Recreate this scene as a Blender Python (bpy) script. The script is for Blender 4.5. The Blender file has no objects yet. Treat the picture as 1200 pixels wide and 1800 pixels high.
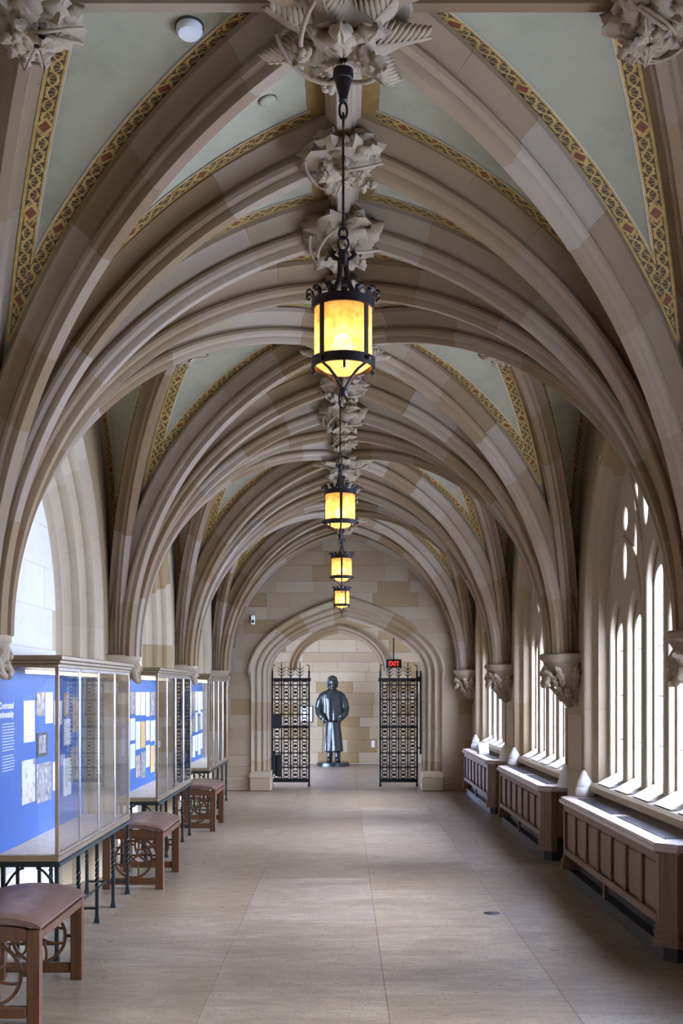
import bpy, bmesh, math, random
from math import sin, cos, pi, sqrt, asin, acos, atan2, radians
from mathutils import Vector, Matrix, noise

random.seed(7)
S = bpy.context.scene
COL = S.collection

# ------------------------------------------------------------------ camera
cd = bpy.data.cameras.new('camera')
cam = bpy.data.objects.new('camera', cd); COL.objects.link(cam)
cd.sensor_fit = 'VERTICAL'; cd.sensor_height = 36.0; cd.sensor_width = 24.0
cd.lens = 2000.0 / 1800.0 * 36.0
cd.shift_x = -3.0 / 1800.0
cd.shift_y = 313.0 / 1800.0
cd.clip_start = 0.05
cam.location = (0, 0, 1.5); cam.rotation_euler = (pi / 2, 0, 0)
S.camera = cam

# ------------------------------------------------------------------ light
w = bpy.data.worlds.new('sky'); S.world = w; w.use_nodes = True
bg = w.node_tree.nodes['Background']
bg.inputs[0].default_value = (0.60, 0.70, 1.0, 1)
bg.inputs[1].default_value = 18.0
sl = bpy.data.lights.new('hazy_sun', 'SUN'); sl.energy = 14.0; sl.angle = radians(36); sl.color = (0.80, 0.86, 1.0)
so = bpy.data.objects.new('hazy_sun', sl); COL.objects.link(so)
so.rotation_euler = Vector((-cos(radians(30)), 0.10, -sin(radians(30)))).to_track_quat('-Z', 'Y').to_euler()
S.view_settings.view_transform = 'Standard'
S.view_settings.look = 'None'
S.view_settings.gamma = 1.0
S.view_settings.use_curve_mapping = False
S.view_settings.exposure = 0.95
S.cycles.use_denoising = True
S.cycles.max_bounces = 10
S.cycles.diffuse_bounces = 3
S.cycles.glossy_bounces = 4
S.cycles.transmission_bounces = 6
S.cycles.transparent_max_bounces = 16
S.cycles.caustics_reflective = False
S.cycles.caustics_refractive = False
S.cycles.sample_clamp_indirect = 6.0

# layout ------------------------------------------------------------
B = 3.7                                   # bay length
CY = [5.75 + B * i for i in range(-3, 4)]  # corbel lines along the hall
END = 16.97                               # end wall
WX = 1.93                                 # wall plane
SX = 1.87                                 # spring point of the ribs
ZS = 1.78                                 # springing height
ZC = 3.96                                 # crown of the webs
SIDE = 1.05                               # side boss on the cross ridge
LT = 0.84                                 # tierceron foot on the long ridge

def portal(x, y, z, sx, sz, rot):
    l = bpy.data.lights.new('window_portal', 'AREA'); l.shape = 'RECTANGLE'
    l.size = sx; l.size_y = sz
    l.cycles.is_portal = True
    o = bpy.data.objects.new('window_portal', l); COL.objects.link(o)
    o.location = (x, y, z); o.rotation_euler = rot
for i in range(2, 6):
    portal(2.26, (CY[i] + CY[i + 1]) / 2, 2.0, 2.7, 2.5, (0, pi / 2, 0) if False else (pi / 2, 0, pi / 2))
portal(-2.6, 20.25, 0.95, 3.4, 1.9, (pi / 2, 0, -pi / 2))

# ------------------------------------------------------------------ materials
class NT:
    def __init__(s, name):
        s.m = bpy.data.materials.new(name); s.m.use_nodes = True
        s.t = s.m.node_tree; s.n = s.t.nodes; s.l = s.t.links
        s.b = s.n['Principled BSDF']; s.out = s.n['Material Output']
    def node(s, typ, **kw):
        nd = s.n.new(typ)
        for k, v in kw.items(): setattr(nd, k, v)
        return nd
    def link(s, a, b): s.l.new(a, b)
    def setin(s, sock, v):
        if hasattr(v, 'is_linked') or isinstance(v, bpy.types.NodeSocket): s.l.new(v, sock)
        else: sock.default_value = v
    def math(s, op, a, b=0.0, c=None, clamp=False):
        nd = s.node('ShaderNodeMath', operation=op); nd.use_clamp = clamp
        s.setin(nd.inputs[0], a); s.setin(nd.inputs[1], b)
        if c is not None: s.setin(nd.inputs[2], c)
        return nd.outputs[0]
    def mix(s, f, a, b, mode='MIX'):
        nd = s.node('ShaderNodeMix'); nd.data_type = 'RGBA'; nd.blend_type = mode
        s.setin(nd.inputs[0], f)
        for sock, v in ((nd.inputs[6], a), (nd.inputs[7], b)):
            if isinstance(v, bpy.types.NodeSocket): s.l.new(v, sock)
            else: sock.default_value = (*v, 1) if len(v) == 3 else v
        return nd.outputs[2]
    def ramp(s, f, stops, interp='LINEAR'):
        nd = s.node('ShaderNodeValToRGB'); cr = nd.color_ramp; cr.interpolation = interp
        while len(cr.elements) < len(stops): cr.elements.new(0.5)
        for e, (p, c) in zip(cr.elements, stops):
            e.position = p; e.color = (*c, 1) if len(c) == 3 else c
        s.setin(nd.inputs[0], f); return nd.outputs[0]
    def noise(s, scale, detail=4, rough=0.55, vec=None, out=0):
        nd = s.node('ShaderNodeTexNoise')
        nd.inputs['Scale'].default_value = scale; nd.inputs['Detail'].default_value = detail
        nd.inputs['Roughness'].default_value = rough
        if vec is not None: s.link(vec, nd.inputs['Vector'])
        return nd.outputs[out]
    def pos(s): return s.node('ShaderNodeNewGeometry').outputs['Position']
    def rnd(s): return s.node('ShaderNodeObjectInfo').outputs['Random']
    def bump(s, h, strength=0.3, dist=0.01):
        nd = s.node('ShaderNodeBump'); nd.inputs['Strength'].default_value = strength
        nd.inputs['Distance'].default_value = dist
        s.link(h, nd.inputs['Height']); s.link(nd.outputs[0], s.b.inputs['Normal'])
    def base(s, c):
        if isinstance(c, bpy.types.NodeSocket): s.link(c, s.b.inputs['Base Color'])
        else: s.b.inputs['Base Color'].default_value = (*c, 1)
    def rough(s, r):
        s.setin(s.b.inputs['Roughness'], r)

MATS = {}
def plain(name, col, rough=0.6, metal=0.0, var=0.12, scale=18.0, bump=0.0, spec=0.5):
    if name in MATS: return MATS[name]
    t = NT(name); p = t.pos(); n = t.noise(scale, 4, 0.6, p)
    lo = tuple(c * (1 - var) for c in col); hi = tuple(min(1, c * (1 + var)) for c in col)
    t.base(t.ramp(n, [(0.3, lo), (0.7, hi)])); t.rough(rough)
    t.b.inputs['Metallic'].default_value = metal
    t.b.inputs['Specular IOR Level'].default_value = spec
    if bump: t.bump(n, bump, 0.004)
    MATS[name] = t.m; return t.m

def stone(name, cols, rough=0.85, grain=0.14, bump=0.25, scale=9.0, k=(0.70, 0.63, 0.50)):
    cols = [tuple(c * q for c, q in zip(col, k)) for col in cols]
    t = NT(name); p = t.pos(); r = t.rnd()
    st = [(i / (len(cols)), c) for i, c in enumerate(cols)]
    c0 = t.ramp(r, st, 'CONSTANT')
    n1 = t.noise(scale, 6, 0.65, p); n2 = t.noise(2.2, 3, 0.5, p); n3 = t.noise(90, 2, 0.5, p)
    g = t.math('ADD', t.math('MULTIPLY', n1, grain * 2), t.math('MULTIPLY', n2, grain * 2))
    g = t.math('ADD', g, 1 - grain * 2)
    c1 = t.mix(1.0, c0, t.ramp(g, [(0.0, (0, 0, 0)), (1.0, (1, 1, 1))]), 'MULTIPLY')
    c1 = t.mix(t.math('MULTIPLY', n2, 0.25), c1, tuple(x * 0.82 for x in cols[1 % len(cols)]))
    t.base(c1); t.rough(rough)
    t.b.inputs['Specular IOR Level'].default_value = 0.3
    t.bump(t.math('ADD', n1, t.math('MULTIPLY', n3, 0.3)), bump, 0.006)
    MATS[name] = t.m; return t.m

stone('stone_rib', [(0.50, 0.43, 0.365), (0.41, 0.30, 0.185), (0.56, 0.50, 0.44), (0.45, 0.35, 0.245),
                    (0.36, 0.255, 0.15), (0.54, 0.475, 0.415), (0.43, 0.325, 0.24), (0.49, 0.41, 0.325)], k=(0.61, 0.545, 0.44))
stone('stone_wall', [(0.62, 0.55, 0.46), (0.46, 0.355, 0.22), (0.66, 0.60, 0.52), (0.54, 0.455, 0.34), (0.66, 0.60, 0.51),
                     (0.42, 0.31, 0.18), (0.60, 0.53, 0.44), (0.64, 0.57, 0.48)])
stone('stone_wall_shaded', [(0.60, 0.51, 0.40), (0.52, 0.41, 0.28), (0.62, 0.54, 0.44), (0.56, 0.46, 0.34), (0.50, 0.385, 0.25)], k=(0.60, 0.53, 0.43))  # darker wall stone: the shade on the right wall is put into its colour
stone('stone_ashlar', [(0.48, 0.41, 0.335), (0.45, 0.36, 0.26), (0.50, 0.44, 0.37), (0.46, 0.38, 0.29), (0.52, 0.46, 0.39),
                       (0.38, 0.275, 0.165), (0.48, 0.41, 0.33), (0.47, 0.395, 0.315)])
stone('stone_niche', [(0.78, 0.74, 0.66), (0.76, 0.715, 0.62), (0.79, 0.755, 0.68), (0.77, 0.725, 0.64), (0.78, 0.74, 0.665), (0.78, 0.745, 0.67),
                      (0.77, 0.73, 0.65), (0.79, 0.75, 0.68), (0.78, 0.74, 0.66), (0.77, 0.735, 0.66), (0.76, 0.72, 0.64), (0.60, 0.46, 0.28)], k=(0.98, 0.96, 0.93))
stone('stone_carved', [(0.52, 0.46, 0.39), (0.49, 0.42, 0.34)], grain=0.18, bump=0.5, scale=30)
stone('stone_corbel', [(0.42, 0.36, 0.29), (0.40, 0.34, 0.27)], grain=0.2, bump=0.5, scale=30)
stone('stone_pale', [(0.80, 0.79, 0.77), (0.78, 0.76, 0.73)], grain=0.06, bump=0.15, k=(1, .98, .95))
stone('mortar', [(0.42, 0.37, 0.31), (0.42, 0.37, 0.31)], grain=0.1)
stone('stone_window', [(0.50, 0.44, 0.37), (0.48, 0.42, 0.35)], grain=0.1)

def m_web():
    t = NT('web_plaster'); p = t.pos()
    n1 = t.noise(2.4, 6, 0.7, p); n2 = t.noise(14, 4, 0.6, p)
    c = t.ramp(n1, [(0.30, (0.28, 0.26, 0.165)), (0.5, (0.36, 0.335, 0.22)), (0.75, (0.41, 0.37, 0.235))])
    c = t.mix(t.math('MULTIPLY', n2, 0.35), c, (0.23, 0.235, 0.16))
    t.base(c); t.rough(0.75); t.bump(n2, 0.15, 0.004); MATS['web'] = t.m
m_web()

def m_band():
    t = NT('painted_gold_border')
    uv = t.node('ShaderNodeUVMap').outputs[0]
    sp = t.node('ShaderNodeSeparateXYZ'); t.link(uv, sp.inputs[0]); u, v = sp.outputs[0], sp.outputs[1]
    vc = t.math('SUBTRACT', v, 0.5)
    av = t.math('ABSOLUTE', vc)
    inside = t.math('LESS_THAN', av, 0.33)
    # scrolling vine: two warped waves
    cmb = t.node('ShaderNodeCombineXYZ'); t.link(t.math('MULTIPLY', u, 1.0), cmb.inputs[0]); t.link(t.math('MULTIPLY', v, 0.085), cmb.inputs[1])
    ph = t.math('MULTIPLY', u, 2 * pi / 0.125)
    sn = t.math('SINE', ph)
    nz = t.math('MULTIPLY', t.math('SUBTRACT', t.noise(70, 2, 0.5, cmb.outputs[0]), 0.5), 0.16)
    d1 = t.math('ABSOLUTE', t.math('ADD', t.math('SUBTRACT', vc, t.math('MULTIPLY', sn, 0.21)), nz))
    d2 = t.math('ABSOLUTE', t.math('ADD', t.math('ADD', vc, t.math('MULTIPLY', sn, 0.26)), nz))
    sn3 = t.math('SINE', t.math('MULTIPLY', ph, 3.0))
    d3 = t.math('ABSOLUTE', t.math('SUBTRACT', vc, t.math('MULTIPLY', sn3, 0.24)))
    line = t.math('MAXIMUM', t.math('LESS_THAN', d1, 0.075), t.math('MAXIMUM', t.math('LESS_THAN', d2, 0.045), t.math('LESS_THAN', d3, 0.05)))
    dark = t.math('MULTIPLY', t.math('SUBTRACT', 1.0, line), inside)
    # diamonds
    fr = t.math('SUBTRACT', t.math('FRACT', t.math('DIVIDE', u, 0.42)), 0.5)
    dd = t.math('ADD', t.math('DIVIDE', t.math('ABSOLUTE', t.math('MULTIPLY', fr, 0.42)), 0.036), t.math('DIVIDE', av, 0.36))
    dia = t.math('LESS_THAN', dd, 0.85); ring = t.math('LESS_THAN', dd, 1.35)
    gold = t.ramp(t.noise(30, 3, 0.5, t.pos()), [(0.3, (0.40, 0.25, 0.06)), (0.7, (0.58, 0.39, 0.13))])
    c = t.mix(dark, gold, (0.085, 0.055, 0.03))
    c = t.mix(ring, c, gold); c = t.mix(dia, c, (0.20, 0.06, 0.025))
    c = t.mix(t.math('GREATER_THAN', v, 0.94), c, (0.55, 0.51, 0.40))
    t.base(c); t.rough(0.45)
    t.setin(t.b.inputs['Metallic'], 0.25)
    MATS['band'] = t.m
m_band()
plain('band_plain', (0.27, 0.165, 0.05), 0.5, 0.2, 0.15)

def m_floor():
    t = NT('travertine_floor'); p = t.pos(); r = t.rnd()
    mp = t.node('ShaderNodeMapping'); t.link(p, mp.inputs[0]); mp.inputs['Scale'].default_value = (0.5, 1.6, 1)
    n1 = t.noise(3.0, 6, 0.6, mp.outputs[0]); n2 = t.noise(60, 3, 0.6, p); n3 = t.noise(11, 4, 0.7, mp.outputs[0])
    c0 = t.ramp(r, [(0, (0.26, 0.205, 0.15)), (0.3, (0.285, 0.23, 0.175)), (0.6, (0.235, 0.175, 0.115)), (0.85, (0.28, 0.22, 0.155))], 'CONSTANT')
    c1 = t.mix(t.ramp(n1, [(0.35, (0, 0, 0)), (0.65, (0.8, 0.8, 0.8))]), c0, (0.165, 0.12, 0.082))
    pits = t.math('MULTIPLY', t.math('GREATER_THAN', n2, 0.54), t.math('GREATER_THAN', n3, 0.46))
    c2 = t.mix(t.math('MULTIPLY', pits, 0.8), c1, (0.12, 0.09, 0.07))
    t.base(c2); t.rough(t.ramp(n3, [(0.3, (0.26,) * 3), (0.7, (0.42,) * 3)]))
    t.bump(t.math('SUBTRACT', n1, t.math('MULTIPLY', pits, 0.6)), 0.12, 0.004); MATS['floor'] = t.m
m_floor()

def m_wood(name, c1, c2, rough=0.5, axis=2):
    t = NT(name); p = t.pos(); mp = t.node('ShaderNodeMapping'); t.link(p, mp.inputs[0])
    sc = [26, 26, 26]; sc[axis] = 2.0; mp.inputs['Scale'].default_value = sc
    n = t.noise(1.6, 5, 0.65, mp.outputs[0])
    t.base(t.ramp(n, [(0.3, c1), (0.7, c2)])); t.rough(rough); t.bump(n, 0.15, 0.003); MATS[name] = t.m
m_wood('oak', (0.105, 0.052, 0.027), (0.20, 0.108, 0.062), 0.5)
m_wood('oak_top', (0.36, 0.28, 0.25), (0.48, 0.39, 0.35), 0.28, 1)
m_wood('bench_wood', (0.055, 0.019, 0.005), (0.11, 0.040, 0.011), 0.38)
plain('leather', (0.115, 0.058, 0.046), 0.42, 0, 0.2, 25, 0.2)
plain('iron', (0.016, 0.015, 0.015), 0.55, 0.6, 0.3, 30)
plain('lantern_iron', (0.035, 0.03, 0.03), 0.45, 0.7, 0.3, 40)
plain('bronze_frame', (0.36, 0.29, 0.19), 0.33, 0.8, 0.1)
plain('silver_frame', (0.62, 0.58, 0.52), 0.25, 0.9, 0.08)
plain('patina_leg', (0.018, 0.028, 0.028), 0.5, 0.4, 0.3)
plain('statue_bronze', (0.05, 0.056, 0.056), 0.24, 0.7, 0.4, 12, 0.2)
plain('deck_cloth', (0.80, 0.72, 0.62), 0.8)
plain('black_plinth', (0.012, 0.011, 0.011), 0.5)
plain('black_box', (0.012, 0.012, 0.014), 0.6)
plain('grille_metal', (0.05, 0.055, 0.06), 0.4, 0.6)
plain('white_paint', (0.82, 0.82, 0.80), 0.5, 0, 0.04)
plain('cream_plaster', (0.66, 0.60, 0.52), 0.85, 0, 0.06, 3)
plain('paper', (0.86, 0.84, 0.80), 0.7, 0, 0.03)
plain('ink', (0.72, 0.78, 0.90), 0.7, 0, 0.03)
plain('ochre_paper', (0.75, 0.48, 0.15), 0.7, 0, 0.1)
plain('board_blue', (0.035, 0.125, 0.40), 0.55, 0, 0.08, 2)
plain('mat_black', (0.06, 0.055, 0.05), 0.6)
plain('lead', (0.10, 0.10, 0.11), 0.5, 0.5)

def m_photo(name, cols, scale, seed):
    t = NT(name); p = t.pos()
    mp = t.node('ShaderNodeMapping'); t.link(p, mp.inputs[0]); mp.inputs['Location'].default_value = (seed, seed * 2, seed)
    n = t.noise(scale, 4, 0.6, mp.outputs[0])
    t.base(t.ramp(n, [(0.3 + 0.4 * i / (len(cols) - 1), c) for i, c in enumerate(cols)])); t.rough(0.5); MATS[name] = t.m
m_photo('photo_grey', [(0.10, 0.09, 0.085), (0.32, 0.29, 0.27), (0.66, 0.62, 0.58)], 22, 1)
m_photo('photo_sepia', [(0.20, 0.13, 0.08), (0.50, 0.38, 0.26), (0.78, 0.68, 0.55)], 20, 2)
m_photo('photo_red', [(0.75, 0.70, 0.66), (0.78, 0.72, 0.66), (0.26, 0.07, 0.06)], 16, 3)

def m_glass(name, tint=(0.95, 0.97, 1.0), refl=1.0, rough=0.02):
    t = NT(name); t.n.remove(t.b)
    tr = t.node('ShaderNodeBsdfTransparent'); tr.inputs[0].default_value = (*tint, 1)
    gl = t.node('ShaderNodeBsdfGlossy'); gl.inputs['Roughness'].default_value = rough
    lw = t.node('ShaderNodeLayerWeight'); lw.inputs[0].default_value = 0.5
    fr = t.math('MULTIPLY', t.math('ADD', 0.03, t.math('MULTIPLY', t.math('POWER', lw.outputs['Facing'], 5.0), 0.97)), refl, clamp=True)
    mx = t.node('ShaderNodeMixShader'); t.link(fr, mx.inputs[0]); t.link(tr.outputs[0], mx.inputs[1]); t.link(gl.outputs[0], mx.inputs[2])
    t.link(mx.outputs[0], t.out.inputs[0]); MATS[name] = t.m
m_glass('glass', (0.95, 0.965, 0.975), 1.5)
m_glass('window_glass', (0.93, 0.95, 0.98), 0.5)

def m_mica():
    t = NT('amber_mica'); t.n.remove(t.b)
    n = t.noise(22, 4, 0.6, t.pos())
    c = t.ramp(n, [(0.3, (0.52, 0.20, 0.045)), (0.5, (0.76, 0.40, 0.12)), (0.72, (0.88, 0.56, 0.24))])
    a = t.node('ShaderNodeBsdfTranslucent'); t.link(c, a.inputs[0])
    d = t.node('ShaderNodeBsdfDiffuse'); t.link(c, d.inputs[0])
    tr = t.node('ShaderNodeBsdfTransparent'); t.link(c, tr.inputs[0])
    m1 = t.node('ShaderNodeMixShader'); m1.inputs[0].default_value = 0.3; t.link(a.outputs[0], m1.inputs[1]); t.link(d.outputs[0], m1.inputs[2])
    m2 = t.node('ShaderNodeMixShader'); m2.inputs[0].default_value = 0.12; t.link(m1.outputs[0], m2.inputs[1]); t.link(tr.outputs[0], m2.inputs[2])
    t.link(m2.outputs[0], t.out.inputs[0]); MATS['mica'] = t.m
m_mica()

def m_emit(name, col, st):
    t = NT(name); t.n.remove(t.b); e = t.node('ShaderNodeEmission')
    e.inputs[0].default_value = (*col, 1); e.inputs[1].default_value = st
    t.link(e.outputs[0], t.out.inputs[0]); MATS[name] = t.m
m_emit('bulb', (1.0, 0.80, 0.50), 30)
m_emit('exit_red', (1.0, 0.05, 0.035), 1.1)
m_emit('case_tube', (1.0, 0.86, 0.66), 2)

# ------------------------------------------------------------------ mesh helpers
def wloc(p):
    v = Vector((0, 0, 0))
    while p is not None: v += p.location; p = p.parent
    return v

def link(o, parent):
    COL.objects.link(o)
    if parent is not None: o.parent = parent
    return o

def mk(name, v, f, mat, parent=None, smooth=None, uv=None, local=False):
    me = bpy.data.meshes.new(name)
    off = Vector((0, 0, 0)) if (local or parent is None) else wloc(parent)
    me.from_pydata([tuple(Vector(a) - off) for a in v], [], f)
    if uv is not None:
        ul = me.uv_layers.new(name='UVMap')
        for lp in me.loops: ul.data[lp.index].uv = uv[lp.vertex_index]
    me.materials.append(MATS[mat] if isinstance(mat, str) else mat)
    if smooth is not None:
        me.polygons.foreach_set('use_smooth', [True] * len(me.polygons))
        if smooth < 180: me.set_sharp_from_angle(angle=radians(smooth))
    me.update()
    o = bpy.data.objects.new(name, me)
    return link(o, parent)

def empty(name, loc=(0, 0, 0), parent=None):
    o = bpy.data.objects.new(name, None); o.empty_display_size = 0.1
    o.location = Vector(loc) - (wloc(parent) if parent else Vector((0, 0, 0)))
    return link(o, parent)

def tag(o, label=None, cat=None, group=None, kind=None):
    if label: o['label'] = label
    if cat: o['category'] = cat
    if group: o['group'] = group
    if kind: o['kind'] = kind
    return o

def copy_tree(o, parent=None, loc=None):
    c = o.copy(); COL.objects.link(c); c.parent = parent
    if loc is not None: c.location = loc
    for ch in list(o.children): copy_tree(ch, c)
    return c

class MB:
    def __init__(s): s.v = []; s.f = []
    def add(s, v, f):
        n = len(s.v); s.v += [tuple(a) for a in v]; s.f += [tuple(i + n for i in q) for q in f]; return s
    def box(s, x0, x1, y0, y1, z0, z1):
        x0, x1 = min(x0, x1), max(x0, x1); y0, y1 = min(y0, y1), max(y0, y1); z0, z1 = min(z0, z1), max(z0, z1)
        v = [(x, y, z) for z in (z0, z1) for y in (y0, y1) for x in (x0, x1)]
        return s.add(v, [(0, 2, 3, 1), (4, 5, 7, 6), (0, 1, 5, 4), (2, 6, 7, 3), (0, 4, 6, 2), (1, 3, 7, 5)])
    def cbox(s, x0, x1, y0, y1, z0, z1, c=0.006):
        # box with chamfered edges (8 corners x 3)
        x0, x1 = min(x0, x1), max(x0, x1); y0, y1 = min(y0, y1), max(y0, y1); z0, z1 = min(z0, z1), max(z0, z1)
        c = min(c, (x1 - x0) / 3, (y1 - y0) / 3, (z1 - z0) / 3)
        v = []; idx = {}
        for k, (sx, sy, sz) in enumerate([(a, b, d) for a in (0, 1) for b in (0, 1) for d in (0, 1)]):
            X = (x0, x1)[sx]; Y = (y0, y1)[sy]; Z = (z0, z1)[sz]
            dx = c if sx == 0 else -c; dy = c if sy == 0 else -c; dz = c if sz == 0 else -c
            idx[(sx, sy, sz)] = len(v)
            v += [(X, Y + dy, Z + dz), (X + dx, Y, Z + dz), (X + dx, Y + dy, Z)]
        I = lambda a, b, d, ax: idx[(a, b, d)] + ax
        f = []
        for a in (0, 1):
            f.append([I(a, 0, 0, 0), I(a, 1, 0, 0), I(a, 1, 1, 0), I(a, 0, 1, 0)])
            f.append([I(0, a, 0, 1), I(1, a, 0, 1), I(1, a, 1, 1), I(0, a, 1, 1)])
            f.append([I(0, 0, a, 2), I(1, 0, a, 2), I(1, 1, a, 2), I(0, 1, a, 2)])
        for a in (0, 1):
            for b in (0, 1):
                f.append([I(a, b, 0, 0), I(a, b, 1, 0), I(a, b, 1, 1), I(a, b, 0, 1)])
                f.append([I(a, 0, b, 0), I(a, 1, b, 0), I(a, 1, b, 2), I(a, 0, b, 2)])
                f.append([I(0, a, b, 1), I(1, a, b, 1), I(1, a, b, 2), I(0, a, b, 2)])
        for k in idx.values(): f.append([k, k + 1, k + 2])
        return s.add(v, f)
    def tube(s, pts, r, n=8, closed=False, flat=1.0, cap=True, up=None):
        pts = [Vector(p) for p in pts]; m = len(pts); rings = []
        prev = None
        for i, p in enumerate(pts):
            if closed: t = pts[(i + 1) % m] - pts[i - 1]
            else: t = pts[min(i + 1, m - 1)] - pts[max(i - 1, 0)]
            t.normalize()
            if up is not None: a = Vector(up)
            elif prev is not None: a = prev
            else: a = Vector((0, 0, 1)) if abs(t.z) < 0.9 else Vector((1, 0, 0))
            nrm = (a - t * a.dot(t))
            if nrm.length < 1e-6: nrm = Vector((1, 0, 0)) - t * t.x
            nrm.normalize(); prev = nrm; b = t.cross(nrm)
            rr = r[i] if isinstance(r, (list, tuple)) else r
            rings.append([p + nrm * (rr * flat * cos(2 * pi * k / n)) + b * (rr * sin(2 * pi * k / n)) for k in range(n)])
        v = [q for R in rings for q in R]; f = []
        for i in range(m if closed else m - 1):
            j = (i + 1) % m
            for k in range(n): f.append((i * n + k, i * n + (k + 1) % n, j * n + (k + 1) % n, j * n + k))
        if cap and not closed: f += [tuple(range(n - 1, -1, -1)), tuple((m - 1) * n + k for k in range(n))]
        return s.add(v, f)
    def lathe(s, prof, n=24, c=(0, 0, 0), a0=0.0, a1=2 * pi):
        full = abs(a1 - a0 - 2 * pi) < 1e-6; cols = n if full else n + 1
        v = [(c[0] + r * cos(a0 + (a1 - a0) * k / n), c[1] + r * sin(a0 + (a1 - a0) * k / n), c[2] + z) for r, z in prof for k in range(cols)]
        f = []
        for i in range(len(prof) - 1):
            for k in range(n):
                k2 = (k + 1) % cols
                f.append((i * cols + k, i * cols + k2, (i + 1) * cols + k2, (i + 1) * cols + k))
        return s.add(v, f)
    def prism(s, poly, fn, d0, d1):
        # poly in 2D, fn(u,v,d)->3D, extruded d0..d1
        n = len(poly)
        v = [fn(a, b, d0) for a, b in poly] + [fn(a, b, d1) for a, b in poly]
        f = [tuple(range(n)), tuple(range(2 * n - 1, n - 1, -1))] + [(i, i + n, (i + 1) % n + n, (i + 1) % n) for i in range(n)]
        return s.add(v, f)
    def ball(s, c, rx, ry=None, rz=None, n=10, m=7, disp=0.0, seed=0):
        ry = rx if ry is None else ry; rz = rx if rz is None else rz
        v = [];
        for i in range(m + 1):
            th = pi * i / m
            for k in range(n):
                ph = 2 * pi * k / n
                d = Vector((sin(th) * cos(ph), sin(th) * sin(ph), cos(th)))
                q = 1 + (disp * noise.noise(d * 3.1 + Vector((seed * 1.7, seed, 0))) if disp else 0)
                v.append((c[0] + d.x * rx * q, c[1] + d.y * ry * q, c[2] + d.z * rz * q))
        f = [(i * n + k, (i + 1) * n + k, (i + 1) * n + (k + 1) % n, i * n + (k + 1) % n) for i in range(m) for k in range(n)]
        return s.add(v, f)
    def build(s, name, mat, parent=None, smooth=None, local=False):
        o = mk(name, s.v, s.f, mat, parent, smooth, local=local)
        bm = bmesh.new(); bm.from_mesh(o.data)
        bmesh.ops.remove_doubles(bm, verts=bm.verts, dist=1e-6)
        bmesh.ops.recalc_face_normals(bm, faces=bm.faces); bm.to_mesh(o.data); bm.free()
        if smooth is not None and smooth < 180: o.data.set_sharp_from_angle(angle=radians(smooth))
        return o

# ------------------------------------------------------------------ arch curves
def u_of(zf, k):
    sm = sqrt(1 - (1 - 1 / k) ** 2)
    return k * (1 - sqrt(max(0.0, 1 - (zf * sm) ** 2)))

def arch_pts(w, rise, spring, zb, k, nj=4, na=14):
    """half arch from the foot of the jamb to the apex, as (offset from centre, z)"""
    p = [(w, zb + (spring - zb) * i / nj) for i in range(nj)]
    for i in range(na + 1):
        zf = sin(i / na * pi / 2)
        p.append((w * (1 - u_of(zf, k)), spring + rise * zf))
    return p

# ================================================================== the vault
ceiling = tag(empty('ceiling'), 'ribbed stone vault with sage green painted webs and gold borders', kind='structure')

def rib_curve(sx, cy, dy, end, kind):
    """end = (x, y) in plan relative; returns function t -> point on the web line"""
    S0 = Vector((sx * (WX + 0.03 if kind == 'wall' else SX), cy, 0)); E = Vector((end[0], end[1], 0)); d = E - S0; L = d.length
    k = {'trans': 1.22, 'tl': 1.13, 'diag': 1.03, 'tt': 1.12}.get(kind, 1.1)
    def fn(t):
        zf = sin(t * pi / 2)
        if kind == 'wall': u = 1 - (1 - min(1, zf) ** 3.0) ** (1 / 3.0)
        else: u = u_of(zf, k)
        p = S0 + d * u; p.z = ZS + (ZC - ZS) * zf; return p
    return fn

RP = [(0.102, 0.0), (0.102, 0.026), (0.092, 0.034), (0.078, 0.046), (0.060, 0.068), (0.050, 0.090), (0.036, 0.096), (0.036, 0.106),
      (0.054, 0.116), (0.060, 0.132), (0.054, 0.150), (0.034, 0.163), (0.034, 0.175), (0.024, 0.198)]
RPROF = RP + [(-a, b) for a, b in reversed(RP)]

def sweep_rib(pts, hd, prof, t0=None, t1=None):
    """pts list of points in one vertical plane, hd horizontal direction of the plane"""
    hb = Vector((-hd.y, hd.x, 0)); n = len(pts); v = []; m = len(prof)
    for i, p in enumerate(pts):
        t = (pts[min(i + 1, n - 1)] - pts[max(i - 1, 0)]).normalized()
        dn = hd * t.z - Vector((0, 0, 1)) * t.dot(hd)      # towards the inside / below
        dn.normalize()
        for a, b in prof: v.append(p + hb * a + dn * b)
    f = []
    for i in range(n - 1):
        for k in range(m - 1): f.append((i * m + k, (i + 1) * m + k, (i + 1) * m + k + 1, i * m + k + 1))
        f.append((i * m + m - 1, (i + 1) * m + m - 1, (i + 1) * m, i * m))
    f += [tuple(range(m)), tuple((n - 1) * m + k for k in reversed(range(m)))]
    return v, f

def make_rib(fn, hd, split, name='vault_rib', cut=0.0, prof=RPROF):
    root = empty(name, fn(0), ceiling)
    NS = 60; P = [fn((1 - cut) * i / NS) for i in range(NS + 1)]
    # arc length
    L = [0]
    for i in range(NS): L.append(L[-1] + (P[i + 1] - P[i]).length)
    tot = L[-1]; nv = max(1, round(tot / 0.56)) if split else 1
    def at(s):
        s = min(max(s, 0), tot)
        for i in range(NS):
            if L[i + 1] >= s:
                q = (s - L[i]) / max(1e-9, L[i + 1] - L[i]); return P[i].lerp(P[i + 1], q)
        return P[-1]
    cuts = [0] + [tot * (j + random.uniform(-0.18, 0.18)) / nv for j in range(1, nv)] + [tot]
    for j in range(nv):
        a, b = cuts[j] + (0.0015 if j else 0), cuts[j + 1] - 0.0015
        ns = 7 if split else 14
        v, f = sweep_rib([at(a + (b - a) * i / ns) for i in range(ns + 1)], hd, prof)
        mk('voussoir', v, f, 'stone_rib', root, 32)
    return root

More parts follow.
